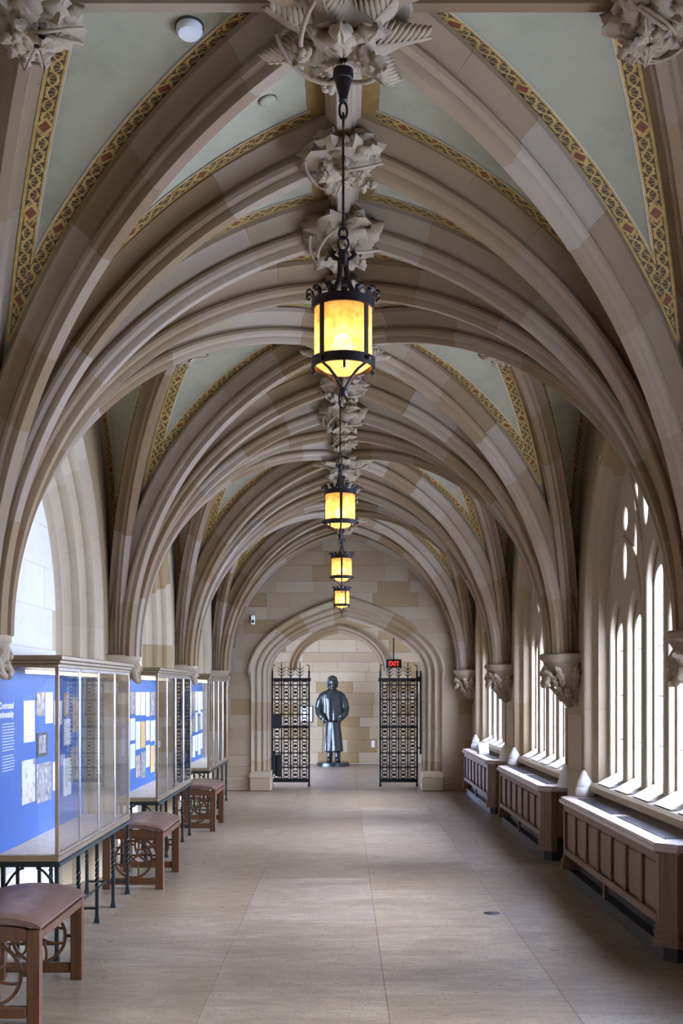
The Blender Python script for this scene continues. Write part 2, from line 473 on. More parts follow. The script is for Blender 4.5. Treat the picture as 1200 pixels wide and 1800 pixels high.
def make_web(A, Bf, n_t, n_s, borders, ridge_band=False):
    v = []; f = []
    for i in range(n_t + 1):
        t = i / n_t; a = A(t); b = Bf(t)
        for j in range(n_s + 1): v.append(a.lerp(b, j / n_s))
    for i in range(n_t):
        for j in range(n_s):
            q = i * (n_s + 1) + j; f.append((q, q + 1, q + n_s + 2, q + n_s + 1))
    wb = mk('vault_web', v, f, 'web', ceiling, 180)
    ax = A(0)
    def off(t, s_):                     # a small step off the plaster, towards the room
        e = 0.01; t0, t1 = max(0, t - e), min(1, t + e)
        p = A(t).lerp(Bf(t), s_)
        n = (A(t1).lerp(Bf(t1), s_) - A(t0).lerp(Bf(t0), s_)).cross(Bf(t) - A(t)).normalized()
        o = Vector((p.x - ax.x, p.y - ax.y, 0))
        if o.length > 1e-6: o.normalize()
        if n.dot(o) - n.z < 0: n = -n
        return p + n * 0.005
    if not borders: return wb
    D0, WD = 0.100, 0.084
    for side in (0, 1):
        vv = []; ff = []; uv = []; arc = 0; last = None; n2 = 48; rows = 0
        for i in range(n2 + 1):
            t = 0.05 + 0.95 * i / n2
            a, b = (A(t), Bf(t)) if side == 0 else (Bf(t), A(t))
            d = (b - a).length
            if d < 2 * D0 + 0.012: continue
            if last is not None: arc += (a - last).length
            last = a
            dd = min(D0 + WD, d / 2)
            for q in (D0, dd):
                vv.append(off(t, q / d if side == 0 else 1 - q / d)); uv.append((arc, (q - D0) / WD))
            rows += 1
        for i in range(rows - 1): ff.append((2 * i, 2 * i + 1, 2 * i + 3, 2 * i + 2))
        if rows > 2: mk('painted_border', vv, ff, 'band', wb, 180, uv)
    if ridge_band:
        # strip beside the long ridge rib (x near 0 at t = 1)
        vv = []; ff = []
        for j in range(9):
            s = j / 8
            top = A(1).lerp(Bf(1), s)
            out = []
            for xx in (0.075, 0.15):
                lo, hi = 0.3, 1.0
                for _ in range(30):
                    md = (lo + hi) / 2; p = A(md).lerp(Bf(md), s)
                    if abs(p.x) > xx: lo = md
                    else: hi = md
                out.append(off(lo, s))
            for p in out: vv.append(p)
        for j in range(8): ff.append((2 * j, 2 * j + 1, 2 * j + 3, 2 * j + 2))
        mk('ridge_border', vv, ff, 'band_plain', wb, 180)
    return wb

for ci, cy in enumerate(CY):
    near = ci < 2
    for sx in (-1, 1):
        fT = rib_curve(sx, cy, 0, (0, cy), 'trans')
        last = ci == len(CY) - 1
        if ci > 0: make_rib(fT, Vector((-sx, 0, 0)), not near)
        for dy in (-1, 1):
            if dy > 0 and last: continue
            if dy < 0 and ci == 0: continue
            ends = {'tl': (0, cy + dy * LT), 'diag': (0, cy + dy * B / 2), 'tt': (sx * SIDE, cy + dy * B / 2), 'wall': (sx * (WX + 0.03), cy + dy * B / 2)}
            C = {k: rib_curve(sx, cy, dy, e, k) for k, e in ends.items()}
            for k in ('tl', 'diag', 'tt'):
                e = ends[k]; hd = Vector((e[0] - sx * SX, e[1] - cy, 0)).normalized()
                if ci > 0: make_rib(C[k], hd, not (near or (ci == 2 and dy < 0)), prof=[(a_ * .9, b_ * .68) for a_, b_ in RPROF] if k == 'tt' else RPROF)
            bo = ci >= 2 and not (ci == 2 and dy < 0)
            make_web(fT, C['tl'], 26, 4, bo, bo); make_web(C['tl'], C['diag'], 26, 5, bo, bo)
            make_web(C['diag'], C['tt'], 26, 6, bo); make_web(C['tt'], C['wall'], 26, 6, bo)

mk('roof_slab', [(-2.6, -5.6, 4.35), (2.6, -5.6, 4.35), (2.6, END, 4.35), (-2.6, END, 4.35)], [(0, 1, 2, 3)], 'mortar', ceiling)

# ridge ribs
RD = [(0.075, 0.0), (0.075, 0.03), (0.06, 0.04), (0.05, 0.07), (0.036, 0.08), (0.036, 0.10), (0.026, 0.125)]
RDP = RD + [(-a, b) for a, b in reversed(RD)]
def ridge(p, q):
    p = Vector(p); q = Vector(q); d = (q - p).normalized()
    v = []; m = len(RDP)
    hb = Vector((-d.y, d.x, 0))
    for r in (p, q):
        for a, b in RDP: v.append(r + hb * a + Vector((0, 0, -b)))
    f = [(k, m + k, m + (k + 1) % m, (k + 1) % m) for k in range(m)] + [tuple(range(m)), tuple(m + k for k in reversed(range(m)))]
    return mk('ridge_rib', v, f, 'stone_rib', ceiling, 30)
zr = ZC + 0.003
for ci in range(2, len(CY)):
    cy = CY[ci]; yy = [cy - B / 2, cy - LT, cy]
    if ci < len(CY) - 1: yy += [cy + LT, cy + B / 2]
    for a, b in zip(yy[:-1], yy[1:]): ridge((0, a + 0.002, zr), (0, b - 0.002, zr))
    yb = cy - B / 2
    for sx in (-1, 1):
        ridge((sx * 0.05, yb, zr), (sx * SIDE, yb, zr)); ridge((sx * (SIDE + 0.01), yb, zr), (sx * WX, yb, zr))

# ------------------------------------------------------------------ carved bosses
def leaf_mesh(L, W, curl, lobes, bulge, n=20, m=8, thick=0.010):
    """leaf along +x, curling down (-z); closed and lobed"""
    top = []; bot = []
    for i in range(n + 1):
        u = i / n
        wv = W * (sin(pi * min(1, u * 0.93 + 0.07)) ** 0.7) * (1 - (0.42 * abs(cos(pi * lobes * u)) ** 1.5 if lobes else 0))
        if i == n: wv = W * 0.03
        ang = curl * u
        cx = L * (sin(ang) / curl if abs(curl) > 1e-3 else u); cz = -L * ((1 - cos(ang)) / curl if abs(curl) > 1e-3 else 0)
        for j in range(m + 1):
            q = (j / m - 0.5) * 2
            h = bulge * (1 - q * q) - 0.35 * bulge * max(0, 1 - abs(q) * 4) + 0.30 * bulge * cos(4 * pi * lobes * u - 5 * abs(q)) * abs(q)
            nx, nz = sin(ang), cos(ang)
            p = (cx + nx * h - 0.05 * L * abs(q), q * wv, cz + nz * h)
            top.append(p); bot.append((p[0] - nx * thick, p[1], p[2] - nz * thick))
    N = (n + 1) * (m + 1); v = top + bot; f = []
    for i in range(n):
        for j in range(m):
            a = i * (m + 1) + j; f.append((a, a + m + 1, a + m + 2, a + 1)); f.append((N + a, N + a + 1, N + a + m + 2, N + a + m + 1))
    for i in range(n):
        for j in (0, m):
            a = i * (m + 1) + j; f.append((a, N + a, N + a + m + 1, a + m + 1))
    for j in range(m):
        a = n * (m + 1) + j; f.append((a, a + 1, N + a + 1, N + a))
    return v, f

def xf(v, M): return [tuple(M @ Vector(p)) for p in v]

def frond(L, n=10):
    mb = MB(); mb.tube([(L * i / 6, 0, 0.004 - 0.10 * L * (i / 6) ** 2) for i in range(7)], [0.008 * (1 - i / 9) for i in range(7)], 6)
    for i in range(n):
        u = (i + 0.5) / n
        for s in (-1, 1):
            v, f = leaf_mesh(L * 0.46 * (1.15 - u * 0.75), L * 0.052, 0.5, 0, 0.010, 6, 4, 0.006)
            M = Matrix.Translation((L * u * 0.92, 0, 0.002 - 0.10 * L * u * u)) @ Matrix.Rotation(s * 0.85, 4, 'Z') @ Matrix.Rotation(0.15, 4, 'Y')
            mb.add(xf(v, M), f)
    return mb

def boss_proto(kind, r, seed):
    """carved boss hanging below the origin; local coordinates"""
    rs = random.Random(seed); root = empty('boss')
    mb = MB(); mb.ball((0, 0, -r * 0.06), r * 0.80, r * 0.80, r * 0.40, 24, 14, 0.5, seed)
    mb.build('boss_core', 'stone_carved', root, 60, True)
    def put(mb_or, name, M, sm=50):
        v, f = (mb_or.v, mb_or.f) if isinstance(mb_or, MB) else mb_or
        o = MB().add(xf(v, M), f).build(name, 'stone_carved', root, sm, True); return o
    n1 = {'fern': 7, 'leafy': 9, 'berry': 8, 'scroll': 8}[kind]
    for i in range(n1):
        a = 2 * pi * (i + rs.uniform(-.15, .15)) / n1
        L = r * rs.uniform(0.75, 0.95)
        if kind == 'fern': g = frond(L * 1.05)
        else: g = leaf_mesh(L, r * rs.uniform(0.26, 0.36), rs.uniform(0.8, 1.7), 3 if kind != 'leafy' else 4, r * 0.10)
        # leaf lies on the underside: local +z faces down, tip turning back up
        M = Matrix.Rotation(a, 4, 'Z') @ Matrix.Translation((r * 0.22, 0, -r * 0.40)) @ Matrix.Rotation(pi, 4, 'X') @ Matrix.Rotation(rs.uniform(-0.15, 0.2), 4, 'Y')
        put(g, 'fern_frond' if kind == 'fern' else 'carved_leaf', M)
    n2 = 9
    for i in range(n2):
        a = 2 * pi * (i + 0.5 + rs.uniform(-.2, .2)) / n2
        g = leaf_mesh(r * rs.uniform(0.45, 0.65), r * rs.uniform(0.17, 0.25), rs.uniform(-1.1, 1.2), 3, r * 0.09)
        M = Matrix.Rotation(a, 4, 'Z') @ Matrix.Translation((r * 0.08, 0, -r * 0.52)) @ Matrix.Rotation(pi, 4, 'X') @ Matrix.Rotation(rs.uniform(-.3, .1), 4, 'Y')
        put(g, 'carved_leaf', M)
    for i in range(3 if kind != 'scroll' else 5):
        a0 = rs.uniform(0, 2 * pi); sp = rs.uniform(1.5, 3.0); pts = []
        for k in range(13):
            q = k / 12; a = a0 + sp * q; rr = r * (0.85 - 0.5 * q if kind == 'scroll' else 0.2 + 0.65 * q)
            pts.append((rr * cos(a), rr * sin(a), -r * (0.30 + 0.32 * sin(pi * q))))
        mb = MB(); mb.tube(pts, [r * 0.042 * (1 - 0.3 * k / 12) for k in range(13)], 7); mb.build('carved_stem', 'stone_carved', root, 70, True)
    for i in range({'berry': 5, 'leafy': 2, 'fern': 2, 'scroll': 3}[kind]):
        a = rs.uniform(0, 2 * pi); rr = r * rs.uniform(0.3, 0.72); cx, cy, cz = rr * cos(a), rr * sin(a), -r * rs.uniform(0.42, 0.58)
        mb = MB()
        for k in range(9):
            d = Vector((rs.uniform(-1, 1), rs.uniform(-1, 1), rs.uniform(-1, 0.2))).normalized() * r * 0.095
            mb.ball((cx + d.x, cy + d.y, cz + d.z), r * 0.062, n=7, m=5)
        mb.build('berry_cluster', 'stone_carved', root, 80, True)
    return root

BZ = ZC - 0.14
def place_boss(proto, x, y, used=set()):
    if proto.name in used: o = copy_tree(proto, ceiling, (x, y, BZ))
    else: o = proto; o.parent = ceiling; o.location = (x, y, BZ); used.add(proto.name)
    o.rotation_euler = (0, 0, random.choice([0, pi / 2, pi, 3 * pi / 2]) if o is not proto else 0)
    o['label'] = 'carved stone boss of foliage where the vault ribs meet'
    return o
bA = boss_proto('fern', 0.27, 3); bB = boss_proto('berry', 0.20, 5); bC = boss_proto('leafy', 0.24, 8); bD = boss_proto('scroll', 0.18, 12); bE = boss_proto('leafy', 0.19, 21)
for ci in range(2, len(CY)):
    cy = CY[ci]
    place_boss(bA, 0, cy - B / 2)
    for sx in (-1, 1): place_boss(bD if sx > 0 else bE, sx * SIDE, cy - B / 2)
    place_boss(bB, 0, cy - LT)
    if ci < len(CY) - 1:
        place_boss(bC, 0, cy); place_boss(bB, 0, cy + LT)

# ================================================================== side walls
AS, AW, AR, AK = 2.0, 1.57, 1.66, 1.07            # wall arches: spring, half width, rise, roundness
LPROF = [(0, 0), (0.05, 0.006), (0.10, 0.05), (0.135, 0.055), (0.15, 0.03), (0.18, 0.028), (0.20, 0.05), (0.205, 0.085), (0.26, 0.125),
         (0.29, 0.13), (0.305, 0.11), (0.335, 0.11), (0.35, 0.135), (0.355, 0.17), (0.41, 0.215), (0.45, 0.22), (0.47, 0.25), (0.50, 0.26)]
RPR = [(0, 0), (0.03, 0.0), (0.045, 0.02), (0.055, 0.03), (0.06, 0.012), (0.085, -0.012), (0.115, -0.012), (0.138, 0.012), (0.14, 0.04),
       (0.15, 0.05), (0.19, 0.085), (0.205, 0.09), (0.21, 0.075), (0.228, 0.075), (0.235, 0.095), (0.25, 0.14), (0.255, 0.19)]

def arch_moulding(sx, yc, prof, zb, parent, mat, nst=5, names='jamb_stone'):
    """moulded jambs and arch of one bay, split into stones"""
    curves = [arch_pts(AW - i, AR - i, AS, zb, AK, 6, 18) for i, d in prof]
    n = len(curves[0]); m = len(prof)
    for s in (-1, 1):
        # break the path in stones
        zb_i = [0, 3, 6, 11, 16, n - 1] if nst == 5 else [0, n - 1]
        for a, b in zip(zb_i[:-1], zb_i[1:]):
            v = []; f = []; k = 0
            for i in range(a, b + 1):
                for (ins, d), cv in zip(prof, curves):
                    o, z = cv[i]
                    if i == a and a > 0: o2, z2 = cv[i + 1]; o += (o2 - o) * 0.012; z += (z2 - z) * 0.012
                    v.append((sx * (WX + d), yc + s * o, z))
                k += 1
            for i in range(k - 1):
                for j in range(m - 1):
                    q = (i * m + j, i * m + j + 1, (i + 1) * m + j + 1, (i + 1) * m + j)
                    f.append(q if s * sx > 0 else q[::-1])
            mk(names, v, f, mat, parent, 40)
    # mortar bed behind the joints
    for s in (-1, 1):
        v = []; f = []
        for i in range(n):
            for (ins, d), cv in zip(prof, curves): o, z = cv[i]; v.append((sx * (WX + d + 0.012), yc + s * (o + 0.012), z))
        for i in range(n - 1):
            for j in range(m - 1): f.append((i * m + j, i * m + j + 1, (i + 1) * m + j + 1, (i + 1) * m + j))
        mk('joint_bed', v, f, 'mortar', parent)

def wall_field(sx, yc, zb, parent, mat, x=None):
    """flat wall around the arch of one bay"""
    cv = arch_pts(AW, AR, AS, zb, AK, 6, 18); x = sx * WX if x is None else x; hb = B / 2
    for s in (-1, 1):
        v = []; f = []
        for (o, z) in cv:
            v.append((x, yc + s * o, z)); v.append((x, yc + s * hb, z if z < AS else AS + (z - AS) * 1.35))
        # top cap point
        n = len(cv)
        for i in range(n - 1): f.append((2 * i, 2 * i + 1, 2 * i + 3, 2 * i + 2))
        v += [(x, yc, 4.3), (x, yc + s * hb, 4.3)]
        f.append((2 * n - 2, 2 * n - 1, 2 * n + 1, 2 * n))
        mk('wall_backing', v, f, mat, parent)

def pier_stones(sx, yc, zs, parent, mat):
    """ashlar facing of the strip between two wall arches"""
    hw = B / 2 - AW - 0.002
    for a, b in zip(zs[:-1], zs[1:]):
        p = 0.006 + random.uniform(0, 0.003)
        mb = MB(); mb.cbox(sx * WX, sx * (WX - p), yc - hw, yc + hw, a + 0.002, b - 0.002, 0.003); mb.build('pier_stone', mat, parent)

wall_left = tag(empty('wall_left', (-WX, 7, 0)), 'left stone wall of blind arches with moulded jambs', kind='structure')
wall_right = tag(empty('wall_right', (WX, 7, 0)), 'right stone wall of piers between tall windows', kind='structure')
for i in range(6):
    yc = (CY[i] + CY[i + 1]) / 2; vis = i >= 2
    arch_moulding(-1, yc, LPROF, 0.0, wall_left, 'stone_wall', 5 if vis else 1)
    wall_field(-1, yc, 0.0, wall_left, 'stone_wall')
    arch_moulding(1, yc, RPR, 0.70, wall_right, 'stone_wall_shaded', 5 if vis else 1)
    wall_field(1, yc, 0.70, wall_right, 'stone_wall_shaded')
    # niche back, ashlar
    xb = -(WX + 0.26)
    mk('niche_backing', [(xb - .012, yc - 1.2, 0), (xb - .012, yc + 1.2, 0), (xb - .012, yc + 1.2, 3.7), (xb - .012, yc - 1.2, 3.7)], [(0, 1, 2, 3)], 'stone_niche', wall_left)
    if vis:
        z = 0.0; row = 0
        while z < 3.3:
            h = 0.30; ys = [yc - 1.1]; step = 0.55
            y = yc - 1.1 + (step * 0.5 if row % 2 else step)
            while y < yc + 1.0: ys.append(y); y += step * random.uniform(0.85, 1.15)
            ys.append(yc + 1.1)
            for a, b in zip(ys[:-1], ys[1:]):
                if b - a < 0.12: continue
                cx = abs((a + b) / 2 - yc)
                if z > AS + 1.2 and cx > 0.6: continue
                mb = MB(); p = random.uniform(0.0, 0.003)
                mb.box(xb - 0.012, xb - 0.002 + p, a + 0.001, b - 0.001, z + 0.001, z + h - 0.001); mb.build('niche_stone', 'stone_niche', wall_left)
            z += h; row += 1
    # below the window: recessed apron
    mb = MB(); mb.box(WX + 0.13, WX + 0.30, yc - 1.50, yc + 1.50, 0, 0.72); mb.build('window_apron', 'stone_wall', wall_right)
    for s in (-1, 1):
        mb = MB(); mb.box(WX, WX + 0.30, yc + s * 1.50, yc + s * (B / 2), 0, 0.70); mb.build('pier_base', 'stone_wall_shaded', wall_right)
        # pale moulded stop at the foot of the window shaft
        y0 = yc + s * (AW - 0.10); c = (WX + 0.0, y0, 0.66)
        mb = MB(); mb.lathe([(0.0, 0.0), (0.075, 0.0), (0.08, 0.015), (0.078, 0.05), (0.066, 0.07), (0.068, 0.08), (0.062, 0.11), (0.045, 0.15), (0.03, 0.185), (0.02, 0.20), (0, 0.215)], 16, c)
        mb.build('shaft_base', 'stone_pale', wall_right, 40)
for ci in range(1, len(CY)):
    if ci < 2: continue
    pier_stones(-1, CY[ci], [0, .45, .9, 1.35], wall_left, 'stone_wall')
    pier_stones(1, CY[ci], [0, .42, .84, 1.30], wall_right, 'stone_wall_shaded')

mk('outer_face', [(-2.4, -5.6, 0), (-2.4, END, 0), (-2.4, END, 4.35), (-2.4, -5.6, 4.35)], [(0, 1, 2, 3)], 'mortar', wall_left)
for ci in range(len(CY)):
    mb = MB(); mb.box(WX + 0.05, WX + 0.30, CY[ci] - 0.4, CY[ci] + 0.4, 0, 4.35); mb.build('pier_core', 'mortar', wall_right)

# corbels -----------------------------------------------------------
def corbel(sx, cy, ztop, h, parent):
    root = empty('corbel', (sx * WX, cy, ztop - h), parent)
    def ring(out, hw, z, n=9):
        return [(sx * (WX - out * sin(pi * k / (n - 1)) ** 0.75), cy + hw * cos(pi * k / (n - 1)), z) for k in range(n)]
    def loft(rows, name, mat, disp=0, sm=40):
        n = len(rows[0]); v = []; f = []
        for r in rows:
            for p in r:
                q = Vector(p)
                if disp: q.x -= sx * disp * noise.noise(Vector(p) * 14); q.y += disp * noise.noise(Vector(p) * 14 + Vector((5, 1, 2)))
                v.append(q)
        for i in range(len(rows) - 1):
            for k in range(n - 1): f.append((i * n + k, i * n + k + 1, (i + 1) * n + k + 1, (i + 1) * n + k))
        f += [tuple(range(n)), tuple((len(rows) - 1) * n + k for k in range(n))]
        return MB().add(v, f).build(name, mat, root, sm)
    W = 0.185 if sx < 0 else 0.23; O = 0.25 if sx < 0 else 0.30
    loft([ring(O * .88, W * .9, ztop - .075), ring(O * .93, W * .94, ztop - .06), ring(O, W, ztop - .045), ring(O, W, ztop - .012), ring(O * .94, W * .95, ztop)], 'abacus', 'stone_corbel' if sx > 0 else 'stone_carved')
    z0 = ztop - h; rows = []
    for i in range(11):
        q = i / 10; s = 0.12 + 0.74 * q ** 0.75; rows.append(ring(O * s, W * (0.25 + 0.65 * q ** 0.8), z0 + (h - .072) * q))
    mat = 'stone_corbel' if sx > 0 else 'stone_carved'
    loft(rows, 'corbel_body', mat, 0.03, 60)
    rs = random.Random(int(cy * 10) + (3 if sx > 0 else 0))
    # crouched head and curling leaves
    hz = ztop - h * 0.36; hx = sx * (WX - O * 0.74)
    mb = MB(); mb.ball((hx, cy, hz), 0.066, 0.064, 0.082, 14, 10, 0.15, 2)
    for s in (-1, 1): mb.tube([(hx - sx * .01, cy + s * .06, hz - .03), (hx - sx * .035, cy + s * .085, hz - .09), (hx - sx * .045, cy + s * .03, hz - .115)], [.028, .026, .018], 8)
    mb.ball((hx - sx * 0.062, cy, hz - 0.01), 0.018, 0.014, 0.024, 8, 6)
    for s in (-1, 1): mb.ball((hx - sx * 0.052, cy + s * 0.024, hz + 0.016), 0.012, 0.012, 0.009, 7, 5)
    mb.ball((hx - sx * 0.05, cy, hz - 0.042), 0.016, 0.026, 0.010, 8, 5)
    mb.build('carved_head', mat, root, 70)
    def leafs(nl, zc, ln, wd, spread, outf, lean, curl):
        for i in range(nl):
            if nl == 7 and i == 3: continue          # the head shows here
            a = (i - (nl - 1) / 2) * spread + rs.uniform(-.08, .08)
            od = Vector((-sx * cos(a), sin(a), 0)); up = Vector((0, 0, 1))
            ex = (od * lean + up).normalized(); ez = (od - up * lean).normalized(); ey = ez.cross(ex)
            M = Matrix(((ex.x, ey.x, ez.x, 0), (ex.y, ey.y, ez.y, 0), (ex.z, ey.z, ez.z, 0), (0, 0, 0, 1)))
            M = Matrix.Translation((sx * WX + od.x * O * outf, cy + od.y * W * outf * 1.05, zc)) @ M
            v, f = leaf_mesh(ln * rs.uniform(.9, 1.1), wd, -curl * rs.uniform(.7, 1.3), 3, 0.02)
            MB().add(xf(v, M), f).build('carved_leaf', mat, root, 60)
    leafs(7, ztop - h * 0.62, h * 0.44, 0.05, 0.46, 0.66, 0.3, 0.6)
    leafs(5, ztop - h * 0.90, h * 0.36, 0.042, 0.5, 0.38, 0.5, 0.5)
    leafs(3, ztop - h * 1.02, h * 0.26, 0.03, 0.6, 0.16, 0.8, 0.4)
    return root
for ci in range(1, len(CY)):
    corbel(-1, CY[ci] - (0.03 if ci == len(CY) - 1 else 0), 1.79, 0.30, wall_left)
    corbel(1, CY[ci] - (0.03 if ci == len(CY) - 1 else 0), 1.80, 0.43, wall_right)

# ================================================================== windows
WH = AW - 0.245
def curve_plate(name, outer, holes, ext, bev):
    cu = bpy.data.curves.new(name, 'CURVE'); cu.dimensions = '2D'; cu.fill_mode = 'BOTH'
    cu.extrude = ext; cu.bevel_depth = bev; cu.bevel_resolution = 2
    for poly in [outer] + holes:
        sp = cu.splines.new('POLY'); sp.points.add(len(poly) - 1); sp.use_cyclic_u = True
        for p, (a, b) in zip(sp.points, poly): p.co = (a, b, 0, 1)
    o = bpy.data.objects.new(name, cu); COL.objects.link(o)
    bpy.context.view_layer.update()
    me = bpy.data.meshes.new_from_object(o.evaluated_get(bpy.context.evaluated_depsgraph_get()))
    bpy.data.objects.remove(o); return me

def light_hole(c, hw, zb, zh, rise, ogee=True, n=8):
    p = [(c - hw, zb), (c + hw, zb)]
    for i in range(n + 1):
        q = i / n
        if ogee: x = hw * (cos(q * pi / 2) ** 0.8) * (1 - 0.12 * sin(q * pi)); z = zh + rise * (q ** 0.9)
        else: x = hw * cos(q * pi / 2); z = zh + rise * sin(q * pi / 2)
        p.append((c + x, z))
    for (x, z) in reversed(p[2:-1]): p.append((2 * c - x, z))
    return p
def dagger(c, z0, z1, hw, lean=0.0, n=8):
    p = []
    for i in range(2 * n):
        q = i / n
        a = pi * q; rr = abs(sin(a / 1.0))
        z = (z0 + z1) / 2 - (z1 - z0) / 2 * cos(a); x = hw * sin(a)
        if q > 1: z = (z0 + z1) / 2 - (z1 - z0) / 2 * cos(a)
        p.append((c + x + lean * (z - z0), z))
    return p
outer = [(o, z) for o, z in arch_pts(WH + 0.03, AR - 0.245 + 0.03, AS, 0.74, AK, 3, 16)]
outer = outer + [(-o, z) for o, z in reversed(outer[:-1])]
US = [-1.06, -0.53, 0.0, 0.53, 1.06]
HEAD = [1.93, 1.96, 2.26, 1.96, 1.93]
fr_holes = [light_hole(u, 0.215, 0.80, h, 0.26) for u, h in zip(US, HEAD)]
bk_holes = [light_hole(u, 0.188, 0.80, h - 0.06, 0.15, False) for u, h in zip(US, HEAD)]
for s in (-1, 1):
    for hs, k in ((fr_holes, 1.0), (bk_holes, 0.8)):
        hs.append(dagger(s * 0.80, 2.30, 2.60, 0.075 * k)); hs.append(dagger(s * 0.78, 2.66, 2.86, 0.085 * k))
        hs.append(dagger(s * 0.50, 2.36, 2.70, 0.06 * k)); hs.append(dagger(s * 0.22, 2.62, 3.02, 0.085 * k)); hs.append(dagger(s * 0.48, 2.76, 3.0, 0.07 * k))
plate_a = curve_plate('tracery', outer, fr_holes, 0.010, 0.016)
plate_b = curve_plate('tracery_inner', outer, bk_holes, 0.005, 0.008)
def to_wall(me, x):
    me = me.copy()
    for v in me.vertices: a, b, c = v.co; v.co = (x - c, a, b)
    me.materials.clear(); me.materials.append(MATS['stone_window'])
    me.polygons.foreach_set('use_smooth', [True] * len(me.polygons)); me.set_sharp_from_angle(angle=radians(40)); me.update(); return me
tr_a = to_wall(plate_a, WX + 0.170); tr_b = to_wall(plate_b, WX + 0.208)
pane_me = {}
for i in range(2):                        # unseen panels added behind the viewer to block window light
    yc = (CY[i] + CY[i + 1]) / 2
    mb = MB(); mb.box(WX + 0.19, WX + 0.26, yc - 1.5, yc + 1.5, 0.6, 4.0); mb.build('light_block_panel', 'stone_wall', wall_right)
for i in range(2, 6):
    yc = (CY[i] + CY[i + 1]) / 2
    W0 = tag(empty('window_%d' % (i - 1), (0, yc, 0)), 'tall pointed stone tracery window of five glazed lights', kind='structure')
    for me, nm in ((tr_a, 'tracery'), (tr_b, 'tracery_inner')):
        link(bpy.data.objects.new(nm, me), W0)
    for k, (u, h) in enumerate(zip(US, HEAD)):
        mb = MB(); mb.box(WX + 0.224, WX + 0.227, yc + u - 0.20, yc + u + 0.20, 0.80, h + 0.12); pn = mb.build('pane', 'window_glass', W0)
        mb = MB()
        for z in (1.12, 1.46, 1.80): mb.box(WX + 0.219, WX + 0.223, yc + u - 0.19, yc + u + 0.19, z - 0.004, z + 0.004)
        mb.build('saddle_bar', 'lead', pn)
    mb = MB(); mb.box(WX + 0.229, WX + 0.232, yc - 1.0, yc + 1.0, 2.25, 3.1); mb.build('tracery_glass', 'window_glass', W0)
    # raised mouldings of the tracery: sub-arches over each pair of lights and the main mullions
    xr = WX + 0.150
    for s in (-1, 1):
        for side in (-1, 1):
            pts = [(xr, yc + s * 0.80 + side * 0.525 * (1 - u_of(q / 10, 1.35)), 1.95 + 0.68 * q / 10) for q in range(11)]
            mb = MB(); mb.tube([(xr, pts[0][1], 0.80)] + pts, 0.020, 6); mb.build('tracery_rib', 'stone_window', W0, 60)
        pts = [(xr, yc + s * (0.265 - 0.0 * q), 0.80 + (2.35 - 0.80) * q / 4) for q in range(5)] + [(xr, yc + s * 0.265 * (1 - u_of(q / 8, 1.3)), 2.35 + 0.36 * q / 8) for q in range(1, 9)]
        mb = MB(); mb.tube(pts, 0.020, 6); mb.build('tracery_rib', 'stone_window', W0, 60)
        pts = [(xr, yc + s * (0.265 + 0.34 * (q / 8) ** 1.6), 2.35 + 0.72 * q / 8) for q in range(9)]
        mb = MB(); mb.tube(pts, 0.018, 6); mb.build('tracery_rib', 'stone_window', W0, 60)
    # sill: moulded front and a sloping bed in each light
    mb = MB(); mb.prism([(WX + 0.02, 0.70), (WX + 0.02, 0.745), (WX + 0.04, 0.765), (WX + 0.09, 0.775), (WX + 0.30, 0.775), (WX + 0.30, 0.70)], lambda a, b, d: (a, yc + d, b), -1.52, 1.52)
    mb.build('sill', 'stone_window', W0)
    for u in US:
        mb = MB(); mb.prism([(WX + 0.05, 0.776), (WX + 0.222, 0.87), (WX + 0.222, 0.776)], lambda a, b, d: (a, yc + u + d, b), -0.20, 0.20); mb.build('sill_slope', 'stone_pale', W0)

# ================================================================== floor
floor = tag(empty('floor', (0, 8, 0)), 'worn travertine slab floor with fine joints', kind='structure')
xs = [-2.45, -1.53, -0.66, 0.21, 1.08, 1.60, 2.45]
for a, b in zip(xs[:-1], xs[1:]):
    y = -5.5 + random.uniform(-1.0, 0)
    while y < 23.6:
        L = random.uniform(1.3, 1.75); y2 = min(y + L, 23.7)
        mb = MB(); mb.box(a + 0.001, b - 0.001, y + 0.001, y2 - 0.001, -0.05, -random.uniform(0.0, 0.0004)); mb.build('floor_slab', 'floor', floor)
        y = y2
mk('floor_bed', [(-3, -6, -0.012), (3, -6, -0.012), (3, 24, -0.012), (-3, 24, -0.012)], [(0, 1, 2, 3)], 'mortar', floor)

# wall behind the viewer
mk('wall_back', [(-2.3, -5.45, 0), (2.3, -5.45, 0), (2.3, -5.45, 4.3), (-2.3, -5.45, 4.3)], [(0, 1, 2, 3)], 'stone_ashlar')
tag(bpy.data.objects['wall_back'], kind='structure')

# ================================================================== end wall with the doorway
wall_far = tag(empty('wall_far', (0, END, 0)), 'coursed ashlar end wall with a moulded four-centred doorway', kind='structure')
DW, DS, DR, DK = 1.42, 1.76, 1.09, 2.3
DX = 0.05
def door_w(z):
    if z <= DS: return DW
    zf = (z - DS) / DR
    if zf >= 1: return 0.0
    return DW * (1 - u_of(zf, DK))
mk('wall_core', [(-2.3, END + .012, 0), (-DW + DX, END + .012, 0), (-DW + DX, END + .012, 4.3), (-2.3, END + .012, 4.3)], [(0, 1, 2, 3)], 'mortar', wall_far)
mk('wall_core', [(2.3, END + .012, 0), (DW + DX, END + .012, 0), (DW + DX, END + .012, 4.3), (2.3, END + .012, 4.3)], [(0, 1, 2, 3)], 'mortar', wall_far)
pts = [(o, z) for o, z in arch_pts(DW, DR, DS, DS, DK, 1, 16)]
v = []; f = []
full = [(DX + o, z) for o, z in pts] + [(DX - o, z) for o, z in reversed(pts[:-1])]
for x, z in full: v += [(x, END + .012, z), (x, END + .012, 4.3)]
for i in range(len(full) - 1): f.append((2 * i, 2 * i + 1, 2 * i + 3, 2 * i + 2))
